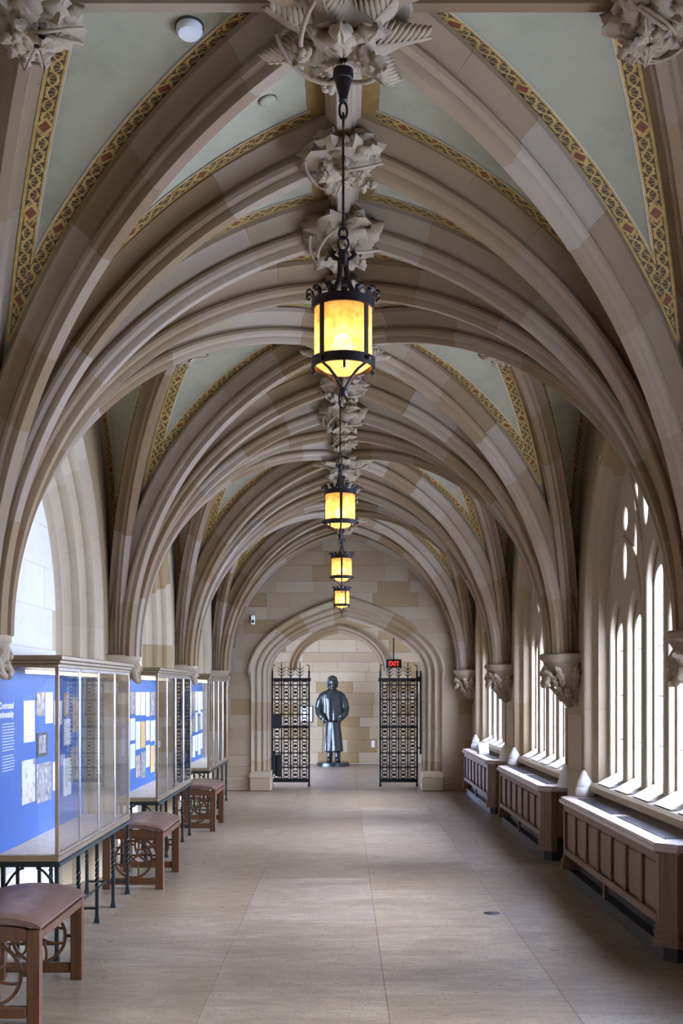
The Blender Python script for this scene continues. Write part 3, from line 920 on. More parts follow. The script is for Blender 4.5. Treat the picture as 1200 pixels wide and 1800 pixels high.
mk('wall_core', v, f, 'mortar', wall_far)
ZT = lambda x: ZS + (ZC - ZS) * 1.0
def under_vault(x, z):
    u = 1 - abs(x) / SX
    if u <= 0: return z < 1.9
    k = 1.22; q = 1 - u / k; sm = sqrt(1 - (1 - 1 / k) ** 2); zf = sqrt(max(0, 1 - q * q)) / sm
    return z < ZS + (ZC - ZS) * zf + 0.02
z = 0.0; row = 0
while z < 4.0:
    h = random.choice([0.17, 0.19, 0.21, 0.24]); z1 = z + h
    for side in (-1, 1):
        x = 2.1; outs = [2.1]
        wmin = min(door_w(z), door_w(z1)); lim = wmin
        while x > lim + 0.25:
            x -= random.uniform(0.32, 0.72)
            if x < lim + 0.16: break
            outs.append(x)
        outs.append(None)
        for a, b in zip(outs[:-1], outs[1:]):
            if b is None:
                poly = [(a - 0.002, z + .002), (a - 0.002, z1 - .002)]
                for k in range(5):
                    zz = z1 - .002 - (h - .004) * k / 4; ww = max(door_w(zz), 0.0)
                    poly.append((ww + (0.002 if side > 0 or ww > 0 else 0.002), zz))
            else: poly = [(a - 0.002, z + .002), (a - 0.002, z1 - .002), (b + .002, z1 - .002), (b + .002, z + .002)]
            cx = sum(p[0] for p in poly) / len(poly)
            if not under_vault(cx - 0.1, z): continue
            p = random.uniform(0, 0.004)
            mb = MB(); mb.prism([(side * q + DX * (1 if q < 1.9 else 0), zz) for q, zz in poly], lambda a_, b_, d: (a_, d, b_), END + 0.012, END - p)
            mb.build('stone_block', 'stone_ashlar', wall_far)
    z = z1; row += 1
DPROF = [(-0.05, -0.03), (-0.045, -0.05), (-0.02, -0.055), (0.0, -0.03), (0.01, 0.0), (0.04, 0.035), (0.07, 0.04), (0.075, 0.025), (0.095, 0.025), (0.10, 0.05),
         (0.115, 0.09), (0.15, 0.115), (0.16, 0.10), (0.18, 0.10), (0.188, 0.13), (0.20, 0.17), (0.225, 0.19), (0.23, 0.18), (0.25, 0.20), (0.26, 0.60)]
def door_arch():
    curves = [arch_pts(DW - i, DR - i, DS, 0.0, DK, 8, 18) for i, d in DPROF]; n = len(curves[0]); m = len(DPROF)
    jam = [i for i, (o, z) in enumerate(curves[0]) if z <= DS]
    for s in (-1, 1):
        br = [0, 2, 4, 6, 8, 12, 15, 18, 22, n - 1]; br = [b for b in br if b < n]
        if br[-1] != n - 1: br.append(n - 1)
        for a, b in zip(br[:-1], br[1:]):
            v = []; f = []
            for i in range(a, b + 1):
                for (ins, d), cv in zip(DPROF, curves):
                    o, z = cv[i]
                    if i == a and a > 0: o2, z2 = cv[i + 1]; o += (o2 - o) * 0.02; z += (z2 - z) * 0.02
                    if ins < 0 and z < DS: o = DW; d = -0.004
                    v.append((DX + s * o, END + d, z))
            k = b - a + 1
            for i in range(k - 1):
                for j in range(m - 1):
                    q = (i * m + j, i * m + j + 1, (i + 1) * m + j + 1, (i + 1) * m + j); f.append(q if s < 0 else q[::-1])
            mk('arch_stone' if a >= 8 else 'jamb_stone', v, f, 'stone_ashlar', wall_far, 40)
        # moulded plinth at the foot of the jamb
        x0, x1 = DX + s * (DW + 0.02), DX + s * (DW - 0.27)
        mb = MB()
        mb.cbox(x0, x1 - s * 0.03, END - 0.11, END + 0.40, 0, 0.20, 0.015); mb.build('jamb_plinth', 'stone_ashlar', wall_far)
        mb = MB(); mb.prism([(END - 0.11, 0.20), (END + 0.0, 0.285), (END + 0.40, 0.285), (END + 0.40, 0.20)], lambda a, b, d: (d, a, b), x0, x1 - s * 0.02); mb.build('plinth_slope', 'stone_ashlar', wall_far)
        mb = MB(); mb.cbox(DX + s * (DW + 0.02), s * 1.9, END - 0.05, END, 0, 0.20, 0.012); mb.build('wall_plinth', 'stone_ashlar', wall_far)
door_arch()

# ================================================================== cross hall beyond
YB = 23.2
wall_cross = tag(empty('wall_cross', (0, YB, 0)), 'pale ashlar wall of the cross hall behind the statue', kind='structure')
def quad(name, pts, mat, parent): return mk(name, pts, [(0, 1, 2, 3)], mat, parent)
quad('wall_core', [(-2.6, YB + .012, 0), (2.6, YB + .012, 0), (2.6, YB + .012, 3.4), (-2.6, YB + .012, 3.4)], 'mortar', wall_cross)
z = 0.0
while z < 3.0:
    h = random.choice([0.20, 0.23, 0.26]); x = -2.3 + random.uniform(0, 0.4)
    while x < 2.3:
        L = random.uniform(0.45, 0.95)
        if abs(x) < 2.3:
            mb = MB(); p = random.uniform(0, .004); mb.cbox(x + .002, min(x + L, 2.4) - .002, YB - p, YB + .012, z + .002, z + h - .002, .003); mb.build('stone_block', 'stone_wall', wall_cross)
        x += L
    z += h
# moulded wall rib on the cross wall
cvs = [(0, 0), (0.0, 0.10), (0.03, 0.12), (0.05, 0.09), (0.07, 0.07), (0.10, 0.09), (0.12, 0.07), (0.13, 0.03), (0.16, 0.02), (0.17, 0.0)]
for s in (-1, 1):
    curves = [arch_pts(1.02 - i, 0.92 - i, 1.90, 1.90, 1.25, 1, 14) for i, d in cvs]; n = len(curves[0]); m = len(cvs); v = []; f = []
    for i in range(n):
        for (ins, d), cv in zip(cvs, curves): v.append((-0.1 + s * cv[i][0], YB - d, cv[i][1]))
    for i in range(n - 1):
        for j in range(m - 1): q = (i * m + j, i * m + j + 1, (i + 1) * m + j + 1, (i + 1) * m + j); f.append(q if s < 0 else q[::-1])
    mk('wall_rib', v, f, 'stone_rib', wall_cross, 40)
shell = tag(empty('wall_side', (0, 20, 0)), 'plastered side walls of the cross hall', kind='structure')
quad('side_plaster', [(2.45, END + .02, 0), (2.45, YB + .1, 0), (2.45, YB + .1, 3.4), (2.45, END + .02, 3.4)], 'cream_plaster', shell)
for y0, y1, z0, z1 in ((END + .02, 18.6, 0, 3.4), (21.9, YB + .1, 0, 3.4), (18.6, 21.9, 1.9, 3.4)):
    quad('side_plaster', [(-2.45, y0, z0), (-2.45, y1, z0), (-2.45, y1, z1), (-2.45, y0, z1)], 'cream_plaster', shell)
ceil2 = quad('ceiling_cross', [(-2.5, END + .02, 3.4), (2.5, END + .02, 3.4), (2.5, YB + .1, 3.4), (-2.5, YB + .1, 3.4)], 'cream_plaster', None)
tag(ceil2, kind='structure')
W7 = tag(empty('window_5', (-2.45, 20.5, 0)), 'tall daylight opening of the cross hall on the left', kind='structure')
for y in (18.62, 19.7, 20.8, 21.88):
    mb = MB(); mb.cbox(-2.50, -2.40, y - .05, y + .05, 0, 1.9, .01); mb.build('mullion', 'stone_window', W7)
for y in (19.16, 20.25, 21.34):
    mb = MB(); mb.box(-2.452, -2.448, y - .5, y + .5, 0.02, 1.9); mb.build('pane', 'window_glass', W7)

# ================================================================== hanging lanterns
ZA = 3.605            # where the canopy meets the boss
def ring_band(mb, r0, r1, z0, z1, n=40):
    mb.lathe([(r0, z0), (r1, z0), (r1, z1), (r0, z1), (r0, z0)], n)

def lantern_proto():
    L = empty('hanging_lantern')
    I = 'lantern_iron'
    MB().lathe([(0, 0.02), (0.034, 0.02), (0.036, 0.0), (0.033, -0.012), (0.03, -0.014), (0.014, -0.078), (0.016, -0.085), (0.010, -0.092), (0, -0.094)], 20).build('canopy', I, L, 40, True)
    def loop(name, cz, h, wd, r, ax):
        pts = [((wd * cos(a) if ax == 0 else 0), (wd * cos(a) if ax else 0), cz + h * sin(a)) for a in [2 * pi * k / 20 for k in range(20)]]
        MB().tube(pts, r, 7, True).build(name, I, L, 80, True)
    loop('chain_link', -0.118, 0.030, 0.013, 0.0045, 0)
    loop('chain_link', -0.155, 0.026, 0.012, 0.0045, 1)
    MB().tube([(0, 0, -0.172), (0, 0, -0.530)], 0.0045, 8).build('rod', I, L, 60, True)
    loop('chain_link', -0.540, 0.020, 0.014, 0.0045, 0)
    loop('bail_ring', -0.575, 0.024, 0.018, 0.004, 0)
    # bail: collar with two bent straps
    mb = MB(); mb.lathe([(0, -0.595), (0.018, -0.600), (0.020, -0.612), (0.015, -0.622), (0.015, -0.650), (0.0, -0.655)], 14); mb.build('bail_collar', I, L, 40, True)
    for s in (-1, 1):
        pts = [(s * x, 0, z) for x, z in ((0.030, -0.600), (0.040, -0.612), (0.030, -0.625), (0.012, -0.630), (0.010, -0.660), (0.016, -0.700), (0.034, -0.745), (0.068, -0.775), (0.098, -0.790))]
        MB().tube(pts, 0.009, 8, flat=0.5, up=(0, 1, 0)).build('bail_strap', I, L, 60, True)
    zt, zb = -0.795, -0.985
    mb = MB(); ring_band(mb, 0.100, 0.109, zt - 0.008, zt + 0.022); mb.build('top_ring', I, L, 40, True)
    mb = MB(); ring_band(mb, 0.100, 0.110, zb - 0.018, zb + 0.014); mb.build('bottom_ring', I, L, 40, True)
    # crown of curled straps
    for k in range(14):
        a = 2 * pi * (k + 0.5) / 14; pts = []
        for r, z in ((0.104, zt), (0.104, zt + 0.030), (0.108, zt + 0.045), (0.118, zt + 0.053), (0.127, zt + 0.048), (0.128, zt + 0.038), (0.121, zt + 0.033), (0.116, zt + 0.039)):
            pts.append((r * cos(a), r * sin(a), z))
        MB().tube(pts, 0.011, 8, flat=0.28, up=(cos(a), sin(a), 0.3)).build('crown_curl', I, L, 70, True)
    for k in range(4):
        a = pi / 4 + k * pi / 2
        mb = MB(); mb.lathe([(0.1035, zb), (0.1035, zt), (0.1075, zt), (0.1075, zb), (0.1035, zb)], 3, a0=a - 0.085, a1=a + 0.085); mb.build('upright_strap', I, L, None, True)
        mb = MB(); mb.lathe([(0.0985, zb), (0.0985, zt)], 12, a0=a, a1=a + pi / 2); mb.build('mica_panel', 'mica', L, 180, True)
        pts = [(r * cos(a), r * sin(a), z) for r, z in ((0.106, zb - 0.014), (0.095, zb - 0.020), (0.070, zb - 0.030), (0.040, zb - 0.052), (0.018, zb - 0.078), (0.008, zb - 0.088))]
        MB().tube(pts, 0.007, 7, flat=0.6).build('base_strap', I, L, 70, True)
        MB().ball((0.116 * cos(a), 0.116 * sin(a), zb - 0.002), 0.009, n=8, m=6).build('rivet', I, L, 80, True)
        b = a + pi / 4
        pts = [(r * cos(b), r * sin(b), z) for r, z in ((0.104, zb - 0.016), (0.096, zb - 0.030), (0.100, zb - 0.038), (0.106, zb - 0.032))]
        MB().tube(pts, 0.005, 6).build('pendant_curl', I, L, 70, True)
    mb = MB(); mb.lathe([(0.0, zb - 0.040), (0.035, zb - 0.036), (0.070, zb - 0.022), (0.0985, zb - 0.002)], 32); mb.build('mica_base', 'mica', L, 180, True)
    mb = MB(); mb.lathe([(0, zb - 0.080), (0.013, zb - 0.084), (0.015, zb - 0.094), (0.010, zb - 0.106), (0, zb - 0.110)], 14); mb.build('finial', I, L, 50, True)
    loop('finial_ring', zb - 0.132, 0.022, 0.014, 0.003, 0)
    MB().ball((0, 0, zb + 0.062), 0.034, 0.034, 0.040, n=16, m=12).build('bulb', 'bulb', L, 180, True)
    MB().tube([(0, 0, zt + 0.01), (0, 0, zb + 0.095)], 0.012, 10).build('lamp_socket', I, L, 60, True)
    for k in range(2):
        a = pi / 4 + k * pi / 2
        MB().tube([(0.1 * cos(a), 0.1 * sin(a), zt + 0.004), (-0.1 * cos(a), -0.1 * sin(a), zt + 0.004)], 0.004, 6).build('top_spider', I, L, 60, True)
    return L
lp = lantern_proto()
LAMP = bpy.data.lights.new('lantern_glow', 'POINT'); LAMP.energy = 0.4; LAMP.color = (1.0, 0.60, 0.24); LAMP.shadow_soft_size = 0.03
LBL = ['nearest and largest iron lantern with amber mica panels', 'second iron lantern from the viewer, amber and lit, over mid hall',
       'third iron lantern down the hall, small, below the second', 'farthest and smallest amber lantern just above the doorway arch']
for k, (x, y) in enumerate(((0.0, CY[3] - B / 2 - B + B * 0), (-0.02, CY[3] + B / 2 - B + B * 0), (-0.015, 0), (-0.02, 0))):
    y = 3.9 + B * k
    o = lp if k == 0 else copy_tree(lp)
    o.location = (x, y, ZA); o.rotation_euler = (0, 0, 0.04 if k == 0 else pi / 4 + (0.06 if k == 1 else 0.0) + (0.5 if k == 3 else 0))
    tag(o, LBL[k], 'lantern', 'hanging lanterns along the ridge')
    lo = bpy.data.objects.new('lantern_glow', LAMP); link(lo, o); lo.location = (0, 0, -0.985 + 0.062)
    lo.location.z = -0.915

# ================================================================== display cases on the left
def twist_leg(mb, x, y, z1, foot=True, r=0.011):
    pts = []; n = 26; m = 4; v = []; f = []
    for i in range(n + 1):
        z = z1 * i / n; q = z / z1
        tw = 0.0
        if 0.42 < q < 0.80: tw = (q - 0.42) / 0.38 * 3 * pi
        elif q >= 0.80: tw = 3 * pi
        rr = r * (1.9 - 10 * q if q < 0.09 else 1.0)
        for k in range(m):
            a = tw + pi / 4 + k * pi / 2; v.append((x + rr * 1.35 * cos(a), y + rr * 1.35 * sin(a), z))
    for i in range(n):
        for k in range(m): f.append((i * m + k, i * m + (k + 1) % m, (i + 1) * m + (k + 1) % m, (i + 1) * m + k))
    mb.add(v, f); return mb

XF, XBK = -1.575, -1.915           # front glass plane, back board
def display_case(y0, y1, label, prints, text=False):
    C = tag(empty('display_case', ((XF + XBK) / 2, (y0 + y1) / 2, 0)), label, 'display case', 'glass exhibition cases along the left wall')
    zd, zt = 0.585, 1.625
    mb = MB(); mb.cbox(XF + .012, XBK - .008, y0 - .012, y1 + .012, 0.520, 0.545, .004); mb.build('stand_rail', 'patina_leg', C)
    mb = MB(); mb.cbox(XF + .006, XBK - .008, y0 - .006, y1 + .006, 0.545, 0.582, .006); mb.build('base_frame', 'bronze_frame', C)
    mb = MB(); mb.box(XF - .012, XBK + .01, y0 + .012, y1 - .012, 0.582, zd + 0.004); mb.build('deck', 'deck_cloth', C)
    # cornice in three steps
    for a, b, z0, z1 in ((0.004, 0.004, zt, zt + .022), (0.018, 0.018, zt + .022, zt + .042), (0.030, 0.030, zt + .042, zt + .068)):
        mb = MB(); mb.cbox(XF + a, XBK - .008, y0 - b, y1 + b, z0, z1, .004); mb.build('cornice', 'bronze_frame', C)
    # corner posts and mullions
    for y in (y0, y1):
        for x in (XF, XBK + .01):
            mb = MB(); mb.cbox(x + .002, x - .020, y - .011 if y == y1 else y - .002, y + .002 if y == y1 else y + .011, 0.582, zt, .002); mb.build('corner_post', 'bronze_frame', C)
    for k in range(1, 4):
        y = y0 + (y1 - y0) * k / 4; mb = MB(); mb.cbox(XF + .003, XF - .008, y - .011, y + .011, 0.582, zt, .003); mb.build('mullion', 'silver_frame', C)
    mb = MB(); mb.box(XF + .003, XF - .006, y0, y1, 0.582, 0.597); mb.build('glazing_bead', 'silver_frame', C)
    mb = MB(); mb.box(XF + .003, XF - .006, y0, y1, zt - .016, zt); mb.build('glazing_bead', 'silver_frame', C)
    for k in range(4):
        a = y0 + (y1 - y0) * k / 4 + .008; b = y0 + (y1 - y0) * (k + 1) / 4 - .008
        mb = MB(); mb.box(XF - .001, XF - .005, a, b, 0.597, zt - .016); mb.build('glass_pane', 'glass', C)
    for y in (y0 + .004, y1 - .004):
        mb = MB(); mb.box(XF - .018, XBK + .012, y - .002, y + .002, 0.587, zt); mb.build('glass_pane', 'glass', C)
    bd = MB(); bd.box(XBK, XBK + .010, y0 + .012, y1 - .012, zd + .006, zt - .002); bo = bd.build('backboard', 'board_blue', C)
    mb = MB(); mb.box(XBK + .10, XBK + .15, y0 + .2, y1 - .2, zt - .030, zt - .008); lt = mb.build('light_tube', 'case_tube', C)
    l = bpy.data.lights.new('case_lamp', 'AREA'); l.shape = 'RECTANGLE'; l.size = 0.10; l.size_y = (y1 - y0) - .4; l.energy = 1.8; l.color = (1.0, 0.84, 0.62)
    lo = bpy.data.objects.new('case_lamp', l); link(lo, C); lo.location = (XBK + .2 - C.location.x, 0, zt - .034)
    n = 4
    for k in range(n + 1):
        y = y0 + .01 + (y1 - y0 - .02) * k / n
        for x in (XF - .012, XBK + .03):
            if x < XF - .1 and k in (1, 3): continue
            twist_leg(MB(), x, y, 0.520).build('leg', 'patina_leg', C, None) if False else None
            mb = MB(); twist_leg(mb, x, y, 0.520); mb.build('leg', 'patina_leg', C)
        if k in (0, 2, 4):
            mb = MB(); mb.cbox(XF - .012, XBK + .03, y - .007, y + .007, 0.085, 0.100, .002); mb.build('stretcher', 'patina_leg', C)
    mb = MB(); mb.cbox((XF + XBK) / 2 - .007, (XF + XBK) / 2 + .007, y0 + .01, y1 - .01, 0.085, 0.100, .002); mb.build('stretcher', 'patina_leg', C)
    for yy in (y0 + .012,):
        for s in (-1, 1):
            xa = XF - .012 if s > 0 else XBK + .03
            pts = [(xa - s * (0.005 + 0.11 * q), yy, 0.40 + 0.112 * sin(q * pi / 2)) for q in [i / 8 for i in range(9)]]
            mb = MB(); mb.tube(pts, 0.007, 6); mb.build('bracket', 'patina_leg', C, 60)
        for k in range(2):
            x = XF - 0.11 - 0.12 * k; mb = MB(); twist_leg(mb, x, yy, 0.520, r=0.009); mb.build('baluster', 'patina_leg', C)
    for (ya, yb, za, zb, mat) in prints:
        mb = MB(); mb.box(XBK + .010, XBK + .014, ya, yb, za, zb); p = mb.build('print', mat, bo)
        if mat == 'mat_black':
            mb = MB(); mb.box(XBK + .014, XBK + .0155, ya + (yb - ya) * .18, yb - (yb - ya) * .18, za + (zb - za) * .15, zb - (zb - za) * .12); mb.build('framed_photo', 'photo_grey', bo)
        if mat == 'paper':
            mb = MB()
            for q in range(9):
                z = za + (zb - za) * (0.14 + 0.08 * q); mb.box(XBK + .014, XBK + .0143, ya + (yb - ya) * .18, ya + (yb - ya) * (.86 - .1 * (q % 3 == 2)), z, z + .0022)
            mb.build('typed_lines', 'photo_grey', bo)
    if text:
        for tx, zz in (('Constructed', 1.395), ('Sentimentality', 1.345)):
            cu = bpy.data.curves.new('title_text', 'FONT'); cu.body = tx; cu.size = 0.052; cu.align_x = 'RIGHT'; cu.extrude = 0.0008; cu.offset = 0.0012
            o = bpy.data.objects.new('title_text', cu); COL.objects.link(o); bpy.context.view_layer.update()
            me = bpy.data.meshes.new_from_object(o.evaluated_get(bpy.context.evaluated_depsgraph_get())); bpy.data.objects.remove(o)
            off = wloc(bo)
            for v in me.vertices: a, b, c = v.co; v.co = Vector((XBK + .0110 + c, 6.575 + a, zz + b)) - off
            me.materials.clear(); me.materials.append(MATS['paper']); link(bpy.data.objects.new('title_text', me), bo)
        mb = MB(); rs = random.Random(4)
        for q in range(17):
            if q == 10: continue
            z = 1.305 - q * 0.0165; x = 6.36
            e = 6.60 - rs.uniform(0, 0.03)
            while x < e:
                wl = rs.uniform(0.012, 0.035); mb.box(XBK + .0101, XBK + .0108, x, min(x + wl, e), z, z + .0055); x += wl + .006
        mb.build('caption_text', 'ink', bo)
    return C

def px(x, y, a=1.905):                      # measured places on the first back board, in metres
    Y = 2000 * a / (603 - x); return Y, 1.5 - (y - 1213) * Y / 2000
P1 = []
for x0, x1, ya, yb, m in ((41, 60, 1232, 1306, 'paper'), (63, 77, 1217, 1259, 'photo_grey'), (79, 92, 1217, 1272, 'paper'), (64, 82.5, 1289, 1332, 'mat_black'),
                          (37.5, 60.5, 1338, 1416, 'photo_red'), (63, 89, 1344, 1414, 'photo_grey'), (95, 108, 1232, 1275, 'paper'), (92, 97, 1340, 1390, 'paper'),
                          (112, 121, 1218, 1260, 'photo_sepia'), (112, 123, 1264, 1310, 'paper'), (111, 124, 1334, 1400, 'paper')):
    Y0, z1 = px(x0, ya); Y1, _ = px(x1, ya); _, z0 = px(x0, yb); P1.append((Y0, Y1, z0, z1, m))
P1 += [(8.0, 8.2, 1.2, 1.45, 'photo_sepia'), (7.95, 8.22, 0.85, 1.1, 'photo_grey')]
display_case(6.30, 8.38, 'nearest glass case with blue text panel beside the large foreground bench', P1, True)
def prints_for(y0, seed):
    rs = random.Random(seed); r = []
    cols = [(0.10, 0.26), (0.29, 0.45), (0.49, 0.72), (0.76, 0.98), (1.02, 1.25), (1.30, 1.5), (1.56, 1.8), (1.84, 2.0)]
    for a, b in cols:
        z = 1.48
        for h in (rs.uniform(.2, .3), rs.uniform(.18, .26), rs.uniform(.2, .28)):
            r.append((y0 + a, y0 + b, z - h, z, rs.choice(['paper', 'paper', 'photo_sepia', 'photo_grey', 'paper', 'ochre_paper']))); z -= h + rs.uniform(.03, .06)
    return r
display_case(9.68, 11.76, 'middle glass case of blue boards and prints, between the second and third benches', prints_for(9.68, 5))
display_case(13.36, 15.44, 'farthest glass case, nearest the doorway wall', prints_for(13.36, 9))

# ================================================================== benches
def bench_proto():
    Bn = empty('bench', (-1.58, 0, 0)); W = 0.23; H = 0.43; Ln = 0.43; lw = 0.062
    X = -1.58
    for sy in (-1, 1):
        y0, y1 = sy * Ln, sy * (Ln - 0.045)
        for s in (-1, 1):
            mb = MB(); mb.cbox(X + s * W, X + s * (W - lw), y0, y1, 0, H, .004); mb.build('leg', 'bench_wood', Bn)
        mb = MB(); mb.cbox(X - W + lw, X + W - lw, y0, y1 + sy * .008, 0.035, 0.085, .004); mb.build('bottom_rail', 'bench_wood', Bn)
        # arched top rail
        pts = [(X - W + lw, H - .05), (X + W - lw, H - .05)] + [(X + (W - lw) * cos(pi * q / 10), H - .004 + .022 * sin(pi * q / 10)) for q in range(11)]
        mb = MB(); mb.prism(pts, lambda a, b, d: (a, d, b), y0, y1); mb.build('top_rail', 'bench_wood', Bn)
        # circle and four-petal tracery
        cx, cz, R = X, 0.225, 0.138; yc = (y0 + y1) / 2
        T = tag(empty('end_tracery', (cx, yc, cz), Bn))
        def arc(c, r, a0, a1, n=18, th=0.0085):
            return [(c[0] + r * cos(a0 + (a1 - a0) * k / n), yc, c[1] + r * sin(a0 + (a1 - a0) * k / n)) for k in range(n + 1)]
        mb = MB(); mb.tube(arc((cx, cz), R, 0, 2 * pi, 32)[:-1], 0.010, 6, True, 0.8, up=(0, 1, 0)); mb.build('ring', 'bench_wood', T, 60)
        for k in range(4):
            a = pi / 4 + k * pi / 2; c = (cx + R * cos(a), cz + R * sin(a))
            mb = MB(); mb.tube(arc(c, R, a + pi - pi / 3, a + pi + pi / 3), 0.008, 6, False, 0.8, up=(0, 1, 0)); mb.build('petal', 'bench_wood', T, 60)
            # corner scroll
            s1 = 1 if cos(a) > 0 else -1; s2 = 1 if sin(a) > 0 else -1
            if s2 > 0:
                c2 = (cx + s1 * 0.125, cz + 0.125)
                mb = MB(); mb.tube(arc(c2, 0.038, 0, 2 * pi, 16)[:-1], 0.006, 6, True, 0.8, up=(0, 1, 0)); mb.build('corner_scroll', 'bench_wood', T, 60)
        for s in (-1, 1):
            mb = MB(); mb.cbox(cx + s * R, cx + s * (W - lw), yc - .008, yc + .008, cz - .008, cz + .008, .002); mb.build('tie', 'bench_wood', T)
    for s in (-1, 1):
        mb = MB(); mb.cbox(X + s * (W - .004), X + s * (W - .026), -Ln + .045, Ln - .045, H - .052, H - .012, .003); mb.build('side_rail', 'bench_wood', Bn)
    # crowned leather cushion with tufts and seams
    n, m = 18, 26; v = []; f = []
    tufts = [(-0.08, -0.2), (-0.08, 0.2), (0.09, -0.2), (0.09, 0.2), (0.0, 0.0)]
    def cz_(x, y):
        ex = 1 - abs(x / W) ** 6; ey = 1 - abs(y / Ln) ** 14
        z = H + 0.030 + 0.034 * (1 - (x / W) ** 2) * 1.0 + 0.012 * ex * ey
        if abs(y) > 0.001:
            z -= 0.006 * math.exp(-((y - 0.22) / .010) ** 2) + 0.006 * math.exp(-((y + 0.22) / .010) ** 2)
        for tx, ty in tufts: z -= 0.014 * math.exp(-((x - tx) ** 2 + (y - ty) ** 2) / 0.0009)
        return z
    for j in range(m + 1):
        for i in range(n + 1):
            x = -W + 2 * W * i / n; y = -Ln + 2 * Ln * j / m; z = cz_(x * .999, y * .999)
            if i in (0, n): x *= 1.012; z -= .012
            if j in (0, m): y *= 1.006; z -= .006
            v.append((X + x, y, z))
    for j in range(m):
        for i in range(n): a = j * (n + 1) + i; f.append((a, a + 1, a + n + 2, a + n + 1))
    edge = [i for i in range(n + 1)] + [j * (n + 1) + n for j in range(1, m + 1)] + [m * (n + 1) + i for i in range(n - 1, -1, -1)] + [j * (n + 1) for j in range(m - 1, 0, -1)]
    base = len(v)
    for e in edge: x, y, z = v[e]; xx = (x - X) / W; v.append((X + (x - X) * .995, y * .998, H + .004 + (0.022 * (1 - min(1, xx * xx)) if abs(abs(y) - Ln) < .02 else 0)))
    k = len(edge)
    for q in range(k): f.append((edge[q], base + q, base + (q + 1) % k, edge[(q + 1) % k]))
    cu = MB().add(v, f).build('cushion', 'leather', Bn, 50)
    for tx, ty in tufts:
        MB().ball((X + tx, ty, cz_(tx, ty) + .001), .007, .007, .004, 10, 6).build('tuft_button', 'leather', cu, 80)
    return Bn
bp = bench_proto()
BL = ['nearest wooden bench with brown leather cushion, cut by the frame edge', 'second leather topped wooden bench, between the near and middle glass cases',
      'farthest leather topped wooden bench, between the middle and last glass cases']
for k, y in enumerate((5.50, 8.98, 12.48)):
    o = bp if k == 0 else copy_tree(bp)
    o.location = (-1.58, y, 0); tag(o, BL[k], 'bench', 'leather benches along the left wall')

